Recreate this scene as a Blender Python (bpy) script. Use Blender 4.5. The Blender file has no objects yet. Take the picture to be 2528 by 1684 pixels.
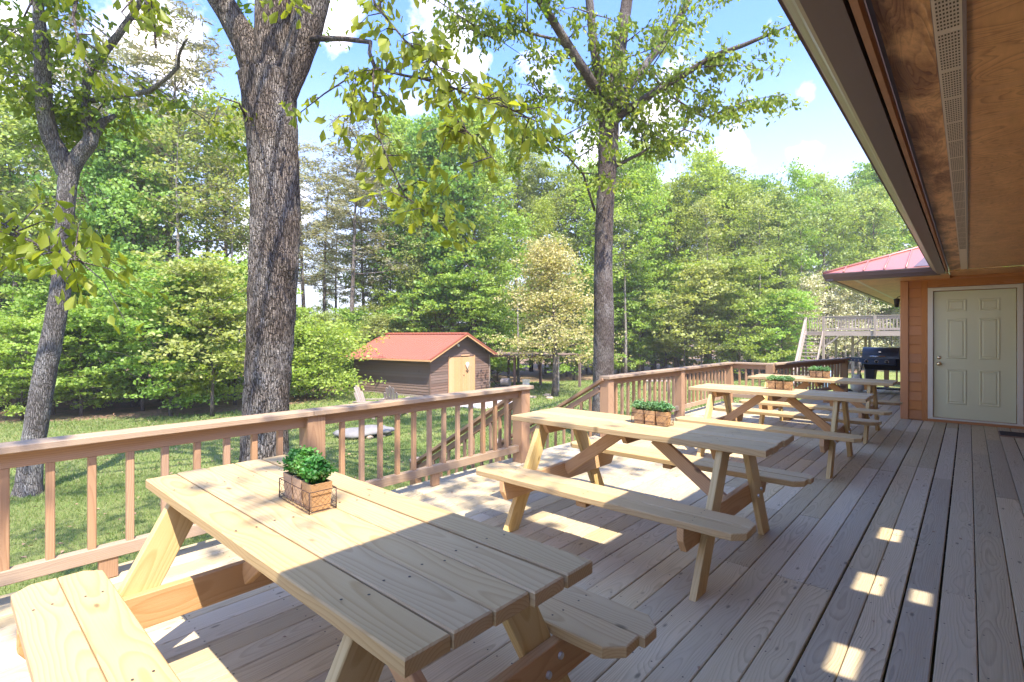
import bpy, math, random
import numpy as np
from mathutils import Matrix, Vector

# ------------------------------------------------------------------ camera, sky, sun, exposure
S = bpy.context.scene
COL = S.collection
CAM_H = 1.40
YAW = math.atan(1127 / 1263.0)
cam = bpy.data.cameras.new('camera')
cam.sensor_width = 36.0
cam.lens = 36.0 * 1263 / 2528
cam.shift_y = -15.0 / 2528
cam.clip_start = 0.05
cam.clip_end = 2000
camo = bpy.data.objects.new('camera', cam)
COL.objects.link(camo)
camo.location = (0, 0, CAM_H)
camo.rotation_euler = (math.radians(90), 0, YAW)
S.camera = camo
S.view_settings.view_transform = 'Standard'
S.view_settings.look = 'None'
S.view_settings.exposure = 2.72
S.view_settings.gamma = 1.0
S.view_settings.use_curve_mapping = False
S.cycles.diffuse_bounces = 6
S.cycles.transmission_bounces = 6

SUN_V = Vector((0.58, -0.27, 1.0)).normalized()      # towards the sun
SUN_EL = math.asin(SUN_V.z)
SUN_ROT = math.atan2(SUN_V.x, SUN_V.y)
W = bpy.data.worlds.new('World')
S.world = W
W.use_nodes = True
wn, wl = W.node_tree.nodes, W.node_tree.links
wn.clear()
w_out = wn.new('ShaderNodeOutputWorld')
w_bg = wn.new('ShaderNodeBackground')
w_bg.inputs[1].default_value = 0.15
wl.new(w_bg.outputs[0], w_out.inputs[0])
w_sky = wn.new('ShaderNodeTexSky')
w_sky.sky_type = 'NISHITA'
w_sky.sun_disc = False
w_sky.sun_elevation = SUN_EL
w_sky.sun_rotation = SUN_ROT
w_sky.air_density = 1.0
w_sky.dust_density = 1.2
w_sky.ozone_density = 2.0
w_tc = wn.new('ShaderNodeTexCoord')


def wmath(op, a, b=None, clamp=False):
    n = wn.new('ShaderNodeMath'); n.operation = op; n.use_clamp = clamp
    for i, v in enumerate((a, b)):
        if v is None: continue
        if isinstance(v, (int, float)): n.inputs[i].default_value = v
        else: wl.new(v, n.inputs[i])
    return n.outputs[0]


# fair weather cumulus: lumps of noise gathered round a few centres in the sky
n1 = wn.new('ShaderNodeTexNoise'); n1.inputs['Scale'].default_value = 7.0; n1.inputs['Detail'].default_value = 9; n1.inputs['Roughness'].default_value = 0.58
wl.new(w_tc.outputs['Generated'], n1.inputs['Vector'])
n2 = wn.new('ShaderNodeTexNoise'); n2.inputs['Scale'].default_value = 2.4; n2.inputs['Detail'].default_value = 5
wl.new(w_tc.outputs['Generated'], n2.inputs['Vector'])


def sky_dir(px, py):
    a = (px - 1264) / 1263.0; b = (827 - py) / 1263.0
    v = Vector((-math.sin(YAW) + a * math.cos(YAW), math.cos(YAW) + a * math.sin(YAW), b))
    return v.normalized()


CLOUDS = [(330, 70, .13), (400, 150, .07), (1110, 60, .13), (1180, 150, .07), (1000, 240, .06), (1330, 190, .10), (1480, 330, .14), (1600, 300, .12),
          (1985, 225, .045), (1960, 380, .055), (1990, 400, .045), (1810, 375, .05), (1930, 420, .025), (830, 90, .04), (900, 300, .045), (60, 80, .09), (700, 520, .10), (1560, 480, .12),
          (200, 380, .10), (2300, 200, .12), (2600, 300, .16), (-300, 200, .2)]
dens = None
for px, py, r in CLOUDS:
    vd = wn.new('ShaderNodeVectorMath'); vd.operation = 'DISTANCE'
    wl.new(w_tc.outputs['Generated'], vd.inputs[0]); vd.inputs[1].default_value = sky_dir(px, py)
    m = wmath('SUBTRACT', 1.0, wmath('DIVIDE', vd.outputs['Value'], r * .9))
    dens = m if dens is None else wmath('MAXIMUM', dens, m)
dens = wmath('MAXIMUM', dens, wmath('MULTIPLY', wmath('SUBTRACT', n2.outputs['Fac'], 0.545), 4.0))  # wider cloud cover, unseen sky included, added to fill the shade
dens = wmath('MAXIMUM', dens, -1.0)
dens = wmath('ADD', wmath('MULTIPLY', dens, 0.75), wmath('MULTIPLY', wmath('SUBTRACT', n1.outputs['Fac'], 0.5), 3.2))
dens = wmath('MULTIPLY', wmath('SUBTRACT', dens, 0.28), 1.0, clamp=True)
sep = wn.new('ShaderNodeSeparateXYZ'); wl.new(w_tc.outputs['Generated'], sep.inputs[0])
hor = wmath('MULTIPLY', wmath('SUBTRACT', 0.47, sep.outputs['Z']), 2.6, clamp=True)     # pale air towards the horizon
w_m0 = wn.new('ShaderNodeMix'); w_m0.data_type = 'RGBA'; w_m0.blend_type = 'MULTIPLY'; w_m0.inputs[0].default_value = 1
wl.new(w_sky.outputs[0], w_m0.inputs[6]); w_m0.inputs[7].default_value = (.34, .43, .67, 1)
w_m1 = wn.new('ShaderNodeMix'); w_m1.data_type = 'RGBA'
wl.new(wmath('MULTIPLY', hor, 0.9), w_m1.inputs[0]); wl.new(w_m0.outputs[2], w_m1.inputs[6]); w_m1.inputs[7].default_value = (1.42, 1.46, 1.54, 1)
w_m2 = wn.new('ShaderNodeMix'); w_m2.data_type = 'RGBA'
wl.new(dens, w_m2.inputs[0]); wl.new(w_m1.outputs[2], w_m2.inputs[6]); w_m2.inputs[7].default_value = (5.2, 4.6, 3.9, 1)
wl.new(w_m2.outputs[2], w_bg.inputs[0])

sun = bpy.data.lights.new('sun', 'SUN')
sun.energy = 2.0
sun.angle = math.radians(0.55)
sun.color = (1.0, 0.91, 0.77)
suno = bpy.data.objects.new('sun', sun)
COL.objects.link(suno)
suno.rotation_euler = (-SUN_V).to_track_quat('-Z', 'Y').to_euler()

HAZE = 0.0012
RNG = random.Random(5)
NR = np.random.default_rng(7)


# ------------------------------------------------------------------ world points
def at(px, py, d):
    """world point seen at photo pixel (px,py) at depth d along the view axis"""
    a = (px - 1264) / 1263.0; b = (827 - py) / 1263.0
    return Vector(((-math.sin(YAW) + a * math.cos(YAW)) * d, (math.cos(YAW) + a * math.sin(YAW)) * d, CAM_H + b * d))


def gz(x, y):
    """height of the lawn"""
    d = math.hypot(x + 3.8, max(0, abs(y - 6) - 6)) if x < -3.8 else max(0.0, y - 17) * 0.8
    z = -1.25 - 0.035 * min(d, 14) - 0.004 * max(0, min(d, 80) - 14)
    z += 0.05 * math.sin(x * 0.31 + 1) * math.sin(y * 0.27) + 0.02 * math.sin(x * 0.9) * math.cos(y * 1.1)
    return z


# ------------------------------------------------------------------ object helpers
WM = {}


def thing(name, label=None, cat=None, loc=(0, 0, 0), rotz=0.0, group=None, kind=None):
    o = bpy.data.objects.new(name, None)
    o.empty_display_size = 0.1
    COL.objects.link(o)
    o.location = loc; o.rotation_euler = (0, 0, rotz)
    if label: o['label'] = label
    if cat: o['category'] = cat
    if group: o['group'] = group
    if kind: o['kind'] = kind
    WM[o] = Matrix.Identity(4)
    return o


def put(name, me, mat, parent=None, M=None, label=None, kind=None, cat=None, group=None):
    if me.users > 0 and mat is not None and me.materials and me.materials[0] != mat:
        me = me.copy(); me.materials.clear()
    o = bpy.data.objects.new(name, me)
    COL.objects.link(o)
    if mat is not None and not me.materials: me.materials.append(mat)
    M = M if M is not None else Matrix.Identity(4)
    if parent is not None:
        o.parent = parent
        o.matrix_basis = WM[parent].inverted() @ M
    else:
        o.matrix_basis = M
    WM[o] = M
    if label: o['label'] = label
    if kind: o['kind'] = kind
    if cat: o['category'] = cat
    if group: o['group'] = group
    return o


class MB:
    def __init__(s): s.v = []; s.f = []; s.sm = []

    def add(s, vs, fs, smooth=False):
        n = len(s.v); s.v += [tuple(v) for v in vs]
        s.f += [tuple(i + n for i in f) for f in fs]; s.sm += [smooth] * len(fs)
        return s

    def box(s, a, b, M=None):
        x0, y0, z0 = a; x1, y1, z1 = b
        vs = [Vector(p) for p in ((x0, y0, z0), (x1, y0, z0), (x1, y1, z0), (x0, y1, z0), (x0, y0, z1), (x1, y0, z1), (x1, y1, z1), (x0, y1, z1))]
        if M is not None: vs = [M @ v for v in vs]
        return s.add(vs, [(0, 3, 2, 1), (4, 5, 6, 7), (0, 1, 5, 4), (1, 2, 6, 5), (2, 3, 7, 6), (3, 0, 4, 7)])

    def cyl(s, p0, p1, r0, r1=None, n=12, caps=True, smooth=True):
        r1 = r0 if r1 is None else r1
        p0 = Vector(p0); p1 = Vector(p1); d = (p1 - p0).normalized()
        u = d.orthogonal().normalized(); w = d.cross(u)
        vs = []
        for p, r in ((p0, r0), (p1, r1)):
            for i in range(n):
                a = 2 * math.pi * i / n
                vs.append(p + (u * math.cos(a) + w * math.sin(a)) * r)
        fs = [(i, (i + 1) % n, n + (i + 1) % n, n + i) for i in range(n)]
        s.add(vs, fs, smooth)
        if caps:
            s.add(vs[:n], [tuple(reversed(range(n)))]); s.add(vs[n:], [tuple(range(n))])
        return s

    def lathe(s, prof, n=16, M=None):
        vs = []
        for r, z in prof:
            for i in range(n):
                a = 2 * math.pi * i / n; v = Vector((r * math.cos(a), r * math.sin(a), z))
                vs.append(M @ v if M is not None else v)
        fs = []
        for k in range(len(prof) - 1):
            for i in range(n):
                fs.append((k * n + i, k * n + (i + 1) % n, (k + 1) * n + (i + 1) % n, (k + 1) * n + i))
        return s.add(vs, fs, True)

    def tube(s, pts, rad, n=6, cap=True):
        pts = [Vector(p) for p in pts]; m = len(pts)
        if isinstance(rad, (int, float)): rad = [rad] * m
        vs = []; u = None
        for k in range(m):
            d = (pts[min(k + 1, m - 1)] - pts[max(k - 1, 0)])
            if d.length < 1e-9: d = Vector((0, 0, 1))
            d.normalize()
            if u is None: u = d.orthogonal().normalized()
            else:
                u = (u - d * u.dot(d))
                if u.length < 1e-6: u = d.orthogonal()
                u.normalize()
            w = d.cross(u)
            for i in range(n):
                a = 2 * math.pi * i / n
                vs.append(pts[k] + (u * math.cos(a) + w * math.sin(a)) * rad[k])
        fs = [(k * n + i, k * n + (i + 1) % n, (k + 1) * n + (i + 1) % n, (k + 1) * n + i) for k in range(m - 1) for i in range(n)]
        if cap: fs += [tuple(reversed(range(n))), tuple((m - 1) * n + i for i in range(n))]
        return s.add(vs, fs, True)

    def mesh(s, name='mesh'):
        me = bpy.data.meshes.new(name)
        me.from_pydata(s.v, [], s.f)
        me.polygons.foreach_set('use_smooth', s.sm)
        me.update()
        return me


def np_mesh(name, V, nper, smooth=False):
    """V: (k*nper,3) vertices, each consecutive nper form one polygon"""
    nv = len(V); nf = nv // nper
    me = bpy.data.meshes.new(name)
    me.vertices.add(nv); me.vertices.foreach_set('co', np.ascontiguousarray(V, dtype=np.float32).ravel())
    me.loops.add(nv); me.loops.foreach_set('vertex_index', np.arange(nv, dtype=np.int32))
    me.polygons.add(nf)
    me.polygons.foreach_set('loop_start', np.arange(0, nv, nper, dtype=np.int32))
    me.update(calc_edges=True)
    if smooth: me.polygons.foreach_set('use_smooth', np.ones(nf, dtype=bool))
    return me


def prism(poly, T, bev=0.0):
    """polygon in XY (counter-clockwise) extruded from z=-T/2 to T/2; top edge eased by bev"""
    n = len(poly); b = MB()
    if bev <= 0:
        vs = [(x, y, -T / 2) for x, y in poly] + [(x, y, T / 2) for x, y in poly]
        fs = [tuple(reversed(range(n))), tuple(range(n, 2 * n))] + [(i, (i + 1) % n, n + (i + 1) % n, n + i) for i in range(n)]
        return b.add(vs, fs)

    def inset(d):
        out = []
        for i in range(n):
            p0 = Vector(poly[i - 1]); p1 = Vector(poly[i]); p2 = Vector(poly[(i + 1) % n])
            e0 = (p1 - p0).normalized(); e1 = (p2 - p1).normalized()
            n0 = Vector((-e0.y, e0.x)); n1 = Vector((-e1.y, e1.x))
            m = (n0 + n1); m = m / max(0.3, m.dot(n0)) if m.length > 1e-6 else n0
            out.append(p1 + m * d)
        return out
    a = inset(bev)
    vs = [(p[0], p[1], -T / 2) for p in a] + [(x, y, -T / 2 + bev) for x, y in poly] + [(x, y, T / 2 - bev) for x, y in poly] + [(p[0], p[1], T / 2) for p in a]
    fs = [tuple(reversed(range(n))), tuple(range(3 * n, 4 * n))]
    for k in range(3):
        fs += [(k * n + i, k * n + (i + 1) % n, (k + 1) * n + (i + 1) % n, (k + 1) * n + i) for i in range(n)]
    return b.add(vs, fs)


_bm = {}


def board_mesh(L, Wd, T, mat):
    k = (round(L, 3), round(Wd, 4), round(T, 4), mat.name)
    if k not in _bm:
        b = min(0.004, T * 0.15, Wd * 0.15)
        # octagonal section along X
        y, z = Wd / 2, T / 2
        sec = [(-y + b, -z), (y - b, -z), (y, -z + b), (y, z - b), (y - b, z), (-y + b, z), (-y, z - b), (-y, -z + b)]
        vs = [(-L / 2, a, c) for a, c in sec] + [(L / 2, a, c) for a, c in sec]
        fs = [(i, (i + 1) % 8, 8 + (i + 1) % 8, 8 + i) for i in range(8)]
        me = MB().add(vs, [tuple(reversed(f)) for f in fs]).add(vs, [tuple(range(8)), tuple(reversed(range(8, 16)))]).mesh('board')
        me.materials.append(mat)
        _bm[k] = me
    return _bm[k]


def basis(p0, p1, up=(0, 0, 1)):
    p0 = Vector(p0); p1 = Vector(p1); x = (p1 - p0).normalized()
    z = Vector(up); z = (z - x * z.dot(x))
    if z.length < 1e-6: z = x.orthogonal()
    z.normalize(); y = z.cross(x)
    M = Matrix((x, y, z)).transposed().to_4x4()
    M.translation = (p0 + p1) / 2
    return M, (p1 - p0).length


def board(name, p0, p1, Wd, T, mat, parent, up=(0, 0, 1), **kw):
    M, L = basis(p0, p1, up)
    return put(name, board_mesh(L, Wd, T, mat), mat, parent, M, **kw)


# ------------------------------------------------------------------ materials
def new_mat(name):
    m = bpy.data.materials.new(name); m.use_nodes = True
    nt = m.node_tree; nt.nodes.clear()
    out = nt.nodes.new('ShaderNodeOutputMaterial')
    return m, nt, out


class NT:
    def __init__(s, nt): s.t = nt; s.n = nt.nodes; s.l = nt.links

    def _set(s, sock, v):
        if v is None: return
        if hasattr(v, 'is_linked') or hasattr(v, 'links'): s.l.new(v, sock)
        else: sock.default_value = v

    def math(s, op, a, b=None, c=None, clamp=False):
        n = s.n.new('ShaderNodeMath'); n.operation = op; n.use_clamp = clamp
        for i, v in enumerate((a, b, c)):
            if v is not None: s._set(n.inputs[i], v)
        return n.outputs[0]

    def noise(s, vec, scale, detail=4, rough=.5, dist=0):
        n = s.n.new('ShaderNodeTexNoise')
        n.inputs['Scale'].default_value = scale; n.inputs['Detail'].default_value = detail
        n.inputs['Roughness'].default_value = rough; n.inputs['Distortion'].default_value = dist
        if vec is not None: s.l.new(vec, n.inputs['Vector'])
        return n.outputs['Fac']

    def vor(s, vec, scale, feature='F1', out='Distance', rnd=1.0):
        n = s.n.new('ShaderNodeTexVoronoi'); n.feature = feature
        n.inputs['Scale'].default_value = scale; n.inputs['Randomness'].default_value = rnd
        s.l.new(vec, n.inputs['Vector'])
        return n.outputs[out]

    def vscale(s, vec, sc, off=None):
        n = s.n.new('ShaderNodeMapping'); s.l.new(vec, n.inputs[0])
        n.inputs['Scale'].default_value = sc
        if off is not None: s._set(n.inputs['Location'], off)
        return n.outputs[0]

    def comb(s, x, y, z):
        n = s.n.new('ShaderNodeCombineXYZ')
        for i, v in enumerate((x, y, z)): s._set(n.inputs[i], v)
        return n.outputs[0]

    def sep(s, v):
        n = s.n.new('ShaderNodeSeparateXYZ'); s.l.new(v, n.inputs[0]); return n.outputs

    def ramp(s, fac, stops):
        n = s.n.new('ShaderNodeValToRGB'); s.l.new(fac, n.inputs[0])
        e = n.color_ramp.elements
        while len(e) < len(stops): e.new(0.5)
        for el, (p, c) in zip(e, stops):
            el.position = p; el.color = (c, c, c, 1) if isinstance(c, (int, float)) else (*c, 1)
        return n.outputs[0]

    def mix(s, fac, a, b, mode='MIX'):
        n = s.n.new('ShaderNodeMix'); n.data_type = 'RGBA'; n.blend_type = mode
        s._set(n.inputs[0], fac)
        for i, v in ((6, a), (7, b)):
            if isinstance(v, tuple): n.inputs[i].default_value = (*v, 1) if len(v) == 3 else v
            else: s.l.new(v, n.inputs[i])
        return n.outputs[2]

    def bump(s, h, dist, strength=1.0, normal=None):
        n = s.n.new('ShaderNodeBump'); n.inputs['Distance'].default_value = dist; n.inputs['Strength'].default_value = strength
        s.l.new(h, n.inputs['Height'])
        if normal is not None: s.l.new(normal, n.inputs['Normal'])
        return n.outputs[0]

    def pbr(s, col, rough=.6, normal=None, metal=0, spec=.5, **kw):
        n = s.n.new('ShaderNodeBsdfPrincipled')
        if isinstance(col, tuple): n.inputs['Base Color'].default_value = (*col, 1)
        else: s.l.new(col, n.inputs['Base Color'])
        s._set(n.inputs['Roughness'], rough); n.inputs['Metallic'].default_value = metal
        n.inputs['Specular IOR Level'].default_value = spec
        if normal is not None: s.l.new(normal, n.inputs['Normal'])
        return n.outputs[0]


def wood(name, light, dark, ring=24.0, knots=0.6, weather=None, wamt=0.0, rough=.62, fine=0.5, vary=0.12, rel=0.0012, spec=.3):
    """board wood: growth rings round an axis near the board, so faces show cathedral grain and ends show arcs"""
    m, nt, out = new_mat(name); t = NT(nt)
    tc = nt.nodes.new('ShaderNodeTexCoord').outputs['Object']
    oi = nt.nodes.new('ShaderNodeObjectInfo').outputs['Random']
    X, Y, Z = t.sep(tc)
    xo = t.math('ADD', X, t.math('MULTIPLY', oi, 37.0))
    r2 = t.math('FRACT', t.math('MULTIPLY', oi, 71.3)); r3 = t.math('FRACT', t.math('MULTIPLY', oi, 193.7))
    low = t.noise(t.comb(t.math('MULTIPLY', xo, 0.55), t.math('MULTIPLY', Y, 2.0), t.math('MULTIPLY', Z, 2.0)), 1.6, 2, .5)
    low2 = t.noise(t.comb(t.math('MULTIPLY', xo, 0.9), 3.3, r2), 1.3, 2, .5)
    yy = t.math('ADD', Y, t.math('ADD', t.math('MULTIPLY', t.math('SUBTRACT', r2, .5), .12), t.math('MULTIPLY', t.math('SUBTRACT', low2, .5), .10)))
    zz = t.math('ADD', Z, t.math('ADD', t.math('ADD', t.math('MULTIPLY', r3, .06), .03), t.math('MULTIPLY', t.math('SUBTRACT', low, .5), .13)))
    # knots bend the rings
    kv = t.comb(t.math('MULTIPLY', xo, 2.6), t.math('ADD', t.math('MULTIPLY', Y, 6.5), t.math('MULTIPLY', oi, 11)), 0.0)
    kd = t.vor(kv, 1.0)
    kn = t.ramp(kd, [(0.0, 1.0), (0.10, .75), (0.28, 0.0)])
    ksel = t.math('MULTIPLY', kn, knots)
    rad = t.math('SQRT', t.math('ADD', t.math('MULTIPLY', yy, yy), t.math('MULTIPLY', zz, zz)))
    rad = t.math('ADD', rad, t.math('MULTIPLY', ksel, 0.012))
    ph = t.math('FRACT', t.math('MULTIPLY', rad, ring * 4))
    rg = t.ramp(ph, [(0.0, .1), (.55, .35), (.85, 1.0), (.93, .8), (1.0, .1)])
    fv = t.comb(t.math('MULTIPLY', xo, 4.0), t.math('MULTIPLY', Y, 160.0), t.math('MULTIPLY', Z, 160.0))
    fn = t.noise(fv, 1.0, 3, .6)
    fac = t.math('ADD', t.math('MULTIPLY', rg, .62), t.math('MULTIPLY', t.math('SUBTRACT', fn, .35), fine), clamp=True)
    c = t.mix(fac, light, dark)
    if weather:
        bl = t.noise(t.comb(t.math('MULTIPLY', xo, 1.3), t.math('MULTIPLY', Y, 7.0), t.math('ADD', Z, r3)), 1.0, 5, .6)
        bl = t.ramp(bl, [(.35, 0.0), (.65, 1.0)])
        c = t.mix(t.math('MULTIPLY', bl, wamt), c, weather)
    if knots > 0:
        core = t.ramp(kd, [(0.0, 1.0), (0.040, .85), (0.075, 0.0)])
        on = t.math('GREATER_THAN', t.vor(kv, 1.0, out='Color'), 1.0 - knots * 0.95)
        c = t.mix(t.math('MULTIPLY', t.math('MULTIPLY', core, on), .8), c, tuple(v * .3 for v in dark))
    hv = nt.nodes.new('ShaderNodeHueSaturation')
    nt.links.new(c, hv.inputs['Color'])
    nt.links.new(t.math('ADD', 1 - vary, t.math('MULTIPLY', r2, 2 * vary)), hv.inputs['Value'])
    nt.links.new(t.math('ADD', 1 - vary * .8, t.math('MULTIPLY', r3, 1.6 * vary)), hv.inputs['Saturation'])
    h = t.math('ADD', t.math('MULTIPLY', rg, -.4), t.math('MULTIPLY', fn, .8))
    sh = t.pbr(hv.outputs[0], t.math('ADD', rough - .08, t.math('MULTIPLY', fn, .16)), t.bump(h, rel, .7), spec=spec)
    nt.links.new(sh, out.inputs[0])
    return m


def plain(name, col, rough=.5, metal=0, nscale=0, namt=.15, bump=0, bscale=80, spec=.5):
    m, nt, out = new_mat(name); t = NT(nt)
    tc = nt.nodes.new('ShaderNodeTexCoord').outputs['Object']
    c = col; nrm = None
    if nscale:
        nz = t.noise(tc, nscale, 5, .6)
        c = t.mix(nz, tuple(v * (1 - namt) for v in col), tuple(min(1, v * (1 + namt)) for v in col))
    if bump: nrm = t.bump(t.noise(tc, bscale, 4, .6), bump)
    nt.links.new(t.pbr(c, rough, nrm, metal, spec), out.inputs[0])
    return m


def leaf_mat(name, cols, trans=.42, rough=.45, spec=.35, hue_obj=.02):
    """two sided leaf: cols = list of colours picked per leaf"""
    m, nt, out = new_mat(name); t = NT(nt)
    rnd = nt.nodes.new('ShaderNodeNewGeometry').outputs['Random Per Island']
    n = len(cols)
    c = t.ramp(rnd, [(i / (n - 1), cols[i]) for i in range(n)])
    tc = nt.nodes.new('ShaderNodeTexCoord').outputs['Object']
    big = t.noise(tc, .9, 2, .5)
    c = t.mix(t.ramp(big, [(.35, 0.0), (.65, .55)]), c, cols[0])
    oi = nt.nodes.new('ShaderNodeObjectInfo').outputs['Random']
    hv = nt.nodes.new('ShaderNodeHueSaturation'); nt.links.new(c, hv.inputs['Color'])
    nt.links.new(t.math('ADD', .5 - hue_obj, t.math('MULTIPLY', oi, 2 * hue_obj)), hv.inputs['Hue'])
    nt.links.new(t.math('ADD', .85, t.math('MULTIPLY', t.math('FRACT', t.math('MULTIPLY', oi, 57.1)), .3)), hv.inputs['Value'])
    c = hv.outputs[0]
    a = t.pbr(c, rough, spec=spec)
    b = nt.nodes.new('ShaderNodeBsdfTranslucent')
    nt.links.new(t.mix(1.0, c, (1.25, 1.2, .55, 1), 'MULTIPLY'), b.inputs[0])
    mx = nt.nodes.new('ShaderNodeMixShader'); mx.inputs[0].default_value = trans
    nt.links.new(a, mx.inputs[1]); nt.links.new(b.outputs[0], mx.inputs[2])
    nt.links.new(mx.outputs[0], out.inputs[0])
    return m


def bark_mat(name, ridge, furrow, scale=1.0, lichen=None, depth=.02):
    m, nt, out = new_mat(name); t = NT(nt)
    tc = nt.nodes.new('ShaderNodeTexCoord').outputs['Object']
    warp = t.noise(tc, 2.5 * scale, 3, .5)
    X, Y, Z = t.sep(tc)
    v = t.comb(t.math('ADD', X, t.math('MULTIPLY', warp, .10)), t.math('ADD', Y, t.math('MULTIPLY', warp, -.10)), t.math('MULTIPLY', Z, .13))
    e = t.vor(v, 38 * scale, 'DISTANCE_TO_EDGE')
    v2 = t.comb(X, Y, t.math('MULTIPLY', Z, .3))
    e2 = t.vor(v2, 85 * scale, 'DISTANCE_TO_EDGE')
    fine = t.noise(tc, 70 * scale, 5, .65)
    h = t.math('ADD', t.ramp(e, [(0, 0.0), (.22, 1.0)]), t.math('ADD', t.math('MULTIPLY', t.ramp(e2, [(0, 0.0), (.2, 1.0)]), .35), t.math('MULTIPLY', fine, .35)))
    c = t.mix(t.math('MULTIPLY', t.math('SUBTRACT', h, .25), .75, clamp=True), furrow, ridge)
    if lichen:
        big = t.ramp(t.noise(t.vscale(tc, (1, 1, .6)), 2.2, 5, .65), [(.46, 0.0), (.62, 1.0)])
        c = t.mix(t.math('MULTIPLY', t.math('MULTIPLY', big, .65), t.ramp(h, [(.4, 0.0), (1, 1.0)])), c, lichen)
    nt.links.new(t.pbr(c, .9, t.bump(h, depth, 1.0), spec=.15), out.inputs[0])
    return m


M_TABLE = wood('new_pine', (.50, .365, .195), (.36, .235, .10), ring=26, knots=.55, rough=.6, fine=.30, vary=.07, rel=.0008)
M_TLEG = wood('treated_pine', (.58, .44, .215), (.43, .29, .11), ring=22, knots=.5, rough=.6, fine=.35, vary=.10)
M_TORANGE = wood('orange_pine', (.52, .33, .17), (.40, .225, .10), ring=20, knots=.4, rough=.6, fine=.35, vary=.10)
M_DECK = wood('weathered_deck', (.54, .44, .285), (.29, .225, .135), ring=34, knots=.9, weather=(.45, .38, .255), wamt=.65, rough=.6, fine=.85, vary=.19, rel=.002, spec=.28)
M_RAIL = wood('stained_rail', (.385, .24, .14), (.25, .14, .078), ring=26, knots=.3, weather=(.30, .19, .125), wamt=.5, rough=.65, fine=.6, vary=.12)
M_CAP = wood('weathered_cap', (.37, .265, .175), (.225, .15, .10), ring=26, knots=.4, weather=(.33, .26, .195), wamt=.7, rough=.7, fine=.8, vary=.10, rel=.0015)
M_OLD = wood('grey_old_wood', (.33, .27, .23), (.20, .155, .13), ring=26, knots=.3, weather=(.36, .30, .26), wamt=.6, rough=.8, fine=.7, vary=.12)
M_SIDING = wood('cedar_siding', (.56, .265, .11), (.41, .17, .065), ring=22, knots=.5, rough=.75, spec=.15, fine=.4, vary=.08)
M_SHED = wood('dark_shed_siding', (.20, .13, .105), (.11, .068, .055), ring=20, knots=.3, weather=(.17, .12, .105), wamt=.6, rough=.75, fine=.5, vary=.18)
M_SHEDDOOR = wood('shed_door_wood', (.60, .36, .20), (.47, .25, .12), ring=24, knots=.2, rough=.65, fine=.4, vary=.08)
M_POT = wood('pot_wood', (.55, .36, .20), (.34, .19, .09), ring=60, knots=.8, rough=.8, fine=.9, vary=.15, rel=.002)


def soffit_mat(name, cl, cd, across):
    """rotary-cut plywood: wandering contour grain, stained orange brown with dark blotches"""
    m, nt, out = new_mat(name); t = NT(nt)
    tc = nt.nodes.new('ShaderNodeTexCoord').outputs['Object']
    v = t.vscale(tc, (3.4, .9, 1) if across else (1.1, 3.2, 1))
    f = t.noise(v, 1.0, 2.5, .5, .9)
    ph = t.math('FRACT', t.math('MULTIPLY', f, 30.0))
    rg = t.ramp(ph, [(0, .0), (.6, .35), (.86, 1.0), (1.0, 0.0)])
    b = t.noise(t.vscale(tc, (2.6, 1.0, 1)), 1.7, 6, .68, .5)
    bb = t.ramp(b, [(.42, 0.0), (.58, 1.0)])
    fn = t.noise(t.vscale(tc, (60, 6, 1)), 1.0, 3, .6)
    fac = t.math('ADD', t.math('MULTIPLY', rg, .30 if across else .60), t.math('ADD', t.math('MULTIPLY', bb, .75 if across else .28), t.math('MULTIPLY', t.math('SUBTRACT', fn, .5), .4)), clamp=True)
    c = t.mix(fac, cl, cd)
    nt.links.new(t.pbr(c, .42, t.bump(rg, .0006), spec=.4), out.inputs[0])
    return m


M_SOFFIT_A = soffit_mat('soffit_blotched', (.78, .44, .20), (.19, .075, .032), True)
M_SOFFIT_B = soffit_mat('soffit_plywood', (.74, .40, .17), (.34, .155, .06), False)
M_GUTTER = plain('brown_gutter', (.135, .095, .09), .38, nscale=3, namt=.1)
M_GUTLIP = plain('gutter_lip', (.25, .18, .165), .32, nscale=3, namt=.1)  # lighter tone for the flared gutter face: its highlight put into the colour
M_VENT = plain('vent_metal', (.66, .55, .46), .45, nscale=6, namt=.06)
M_HOLE = plain('vent_hole', (.10, .07, .05), .9)
M_TRIM = plain('stained_trim', (.34, .175, .10), .6, nscale=12, namt=.3)
M_REDROOF = plain('red_metal', (.31, .085, .055), .5, nscale=.8, namt=.07, spec=.7)
M_PINKROOF = plain('highlit_red_metal', (.36, .13, .105), .45, nscale=.8, namt=.06, spec=.8)  # red metal made pinker: washed-out highlights are put into its colour
M_DOOR = plain('sage_paint', (.62, .60, .38), .42, nscale=1.5, namt=.05, bump=.0002, bscale=60)
M_WHITE = plain('cream_trim', (.66, .60, .48), .45, nscale=3, namt=.05)
M_BRASS = plain('brass', (.75, .62, .38), .25, metal=1.0, nscale=20, namt=.1)
M_GRILL = plain('black_enamel', (.018, .02, .026), .28, spec=.6, nscale=9, namt=.2)
M_GRILLMAT = plain('black_steel', (.012, .012, .014), .5)
M_CHROME = plain('chrome', (.7, .7, .72), .2, metal=1.0)
M_BOLT = plain('galvanised_bolt', (.55, .56, .60), .35, metal=.8)
M_RUST = plain('rusty_wire', (.09, .055, .045), .7, metal=.3, nscale=60, namt=.4)
M_SOIL = plain('potting_soil', (.05, .035, .025), .95, nscale=60, namt=.5)
M_NAIL = plain('nail_head', (.045, .035, .03), .7)
M_STONE = plain('grey_stone', (.20, .19, .185), .85, nscale=4, namt=.35, bump=.02, bscale=9)
M_STONE2 = plain('tan_stone', (.34, .27, .20), .9, nscale=6, namt=.35, bump=.02, bscale=14)
M_CONC = plain('pale_concrete', (.47, .42, .38), .85, nscale=5, namt=.12, bump=.003, bscale=30)
M_DARK = plain('dark_underside', (.05, .04, .035), .9)
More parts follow.
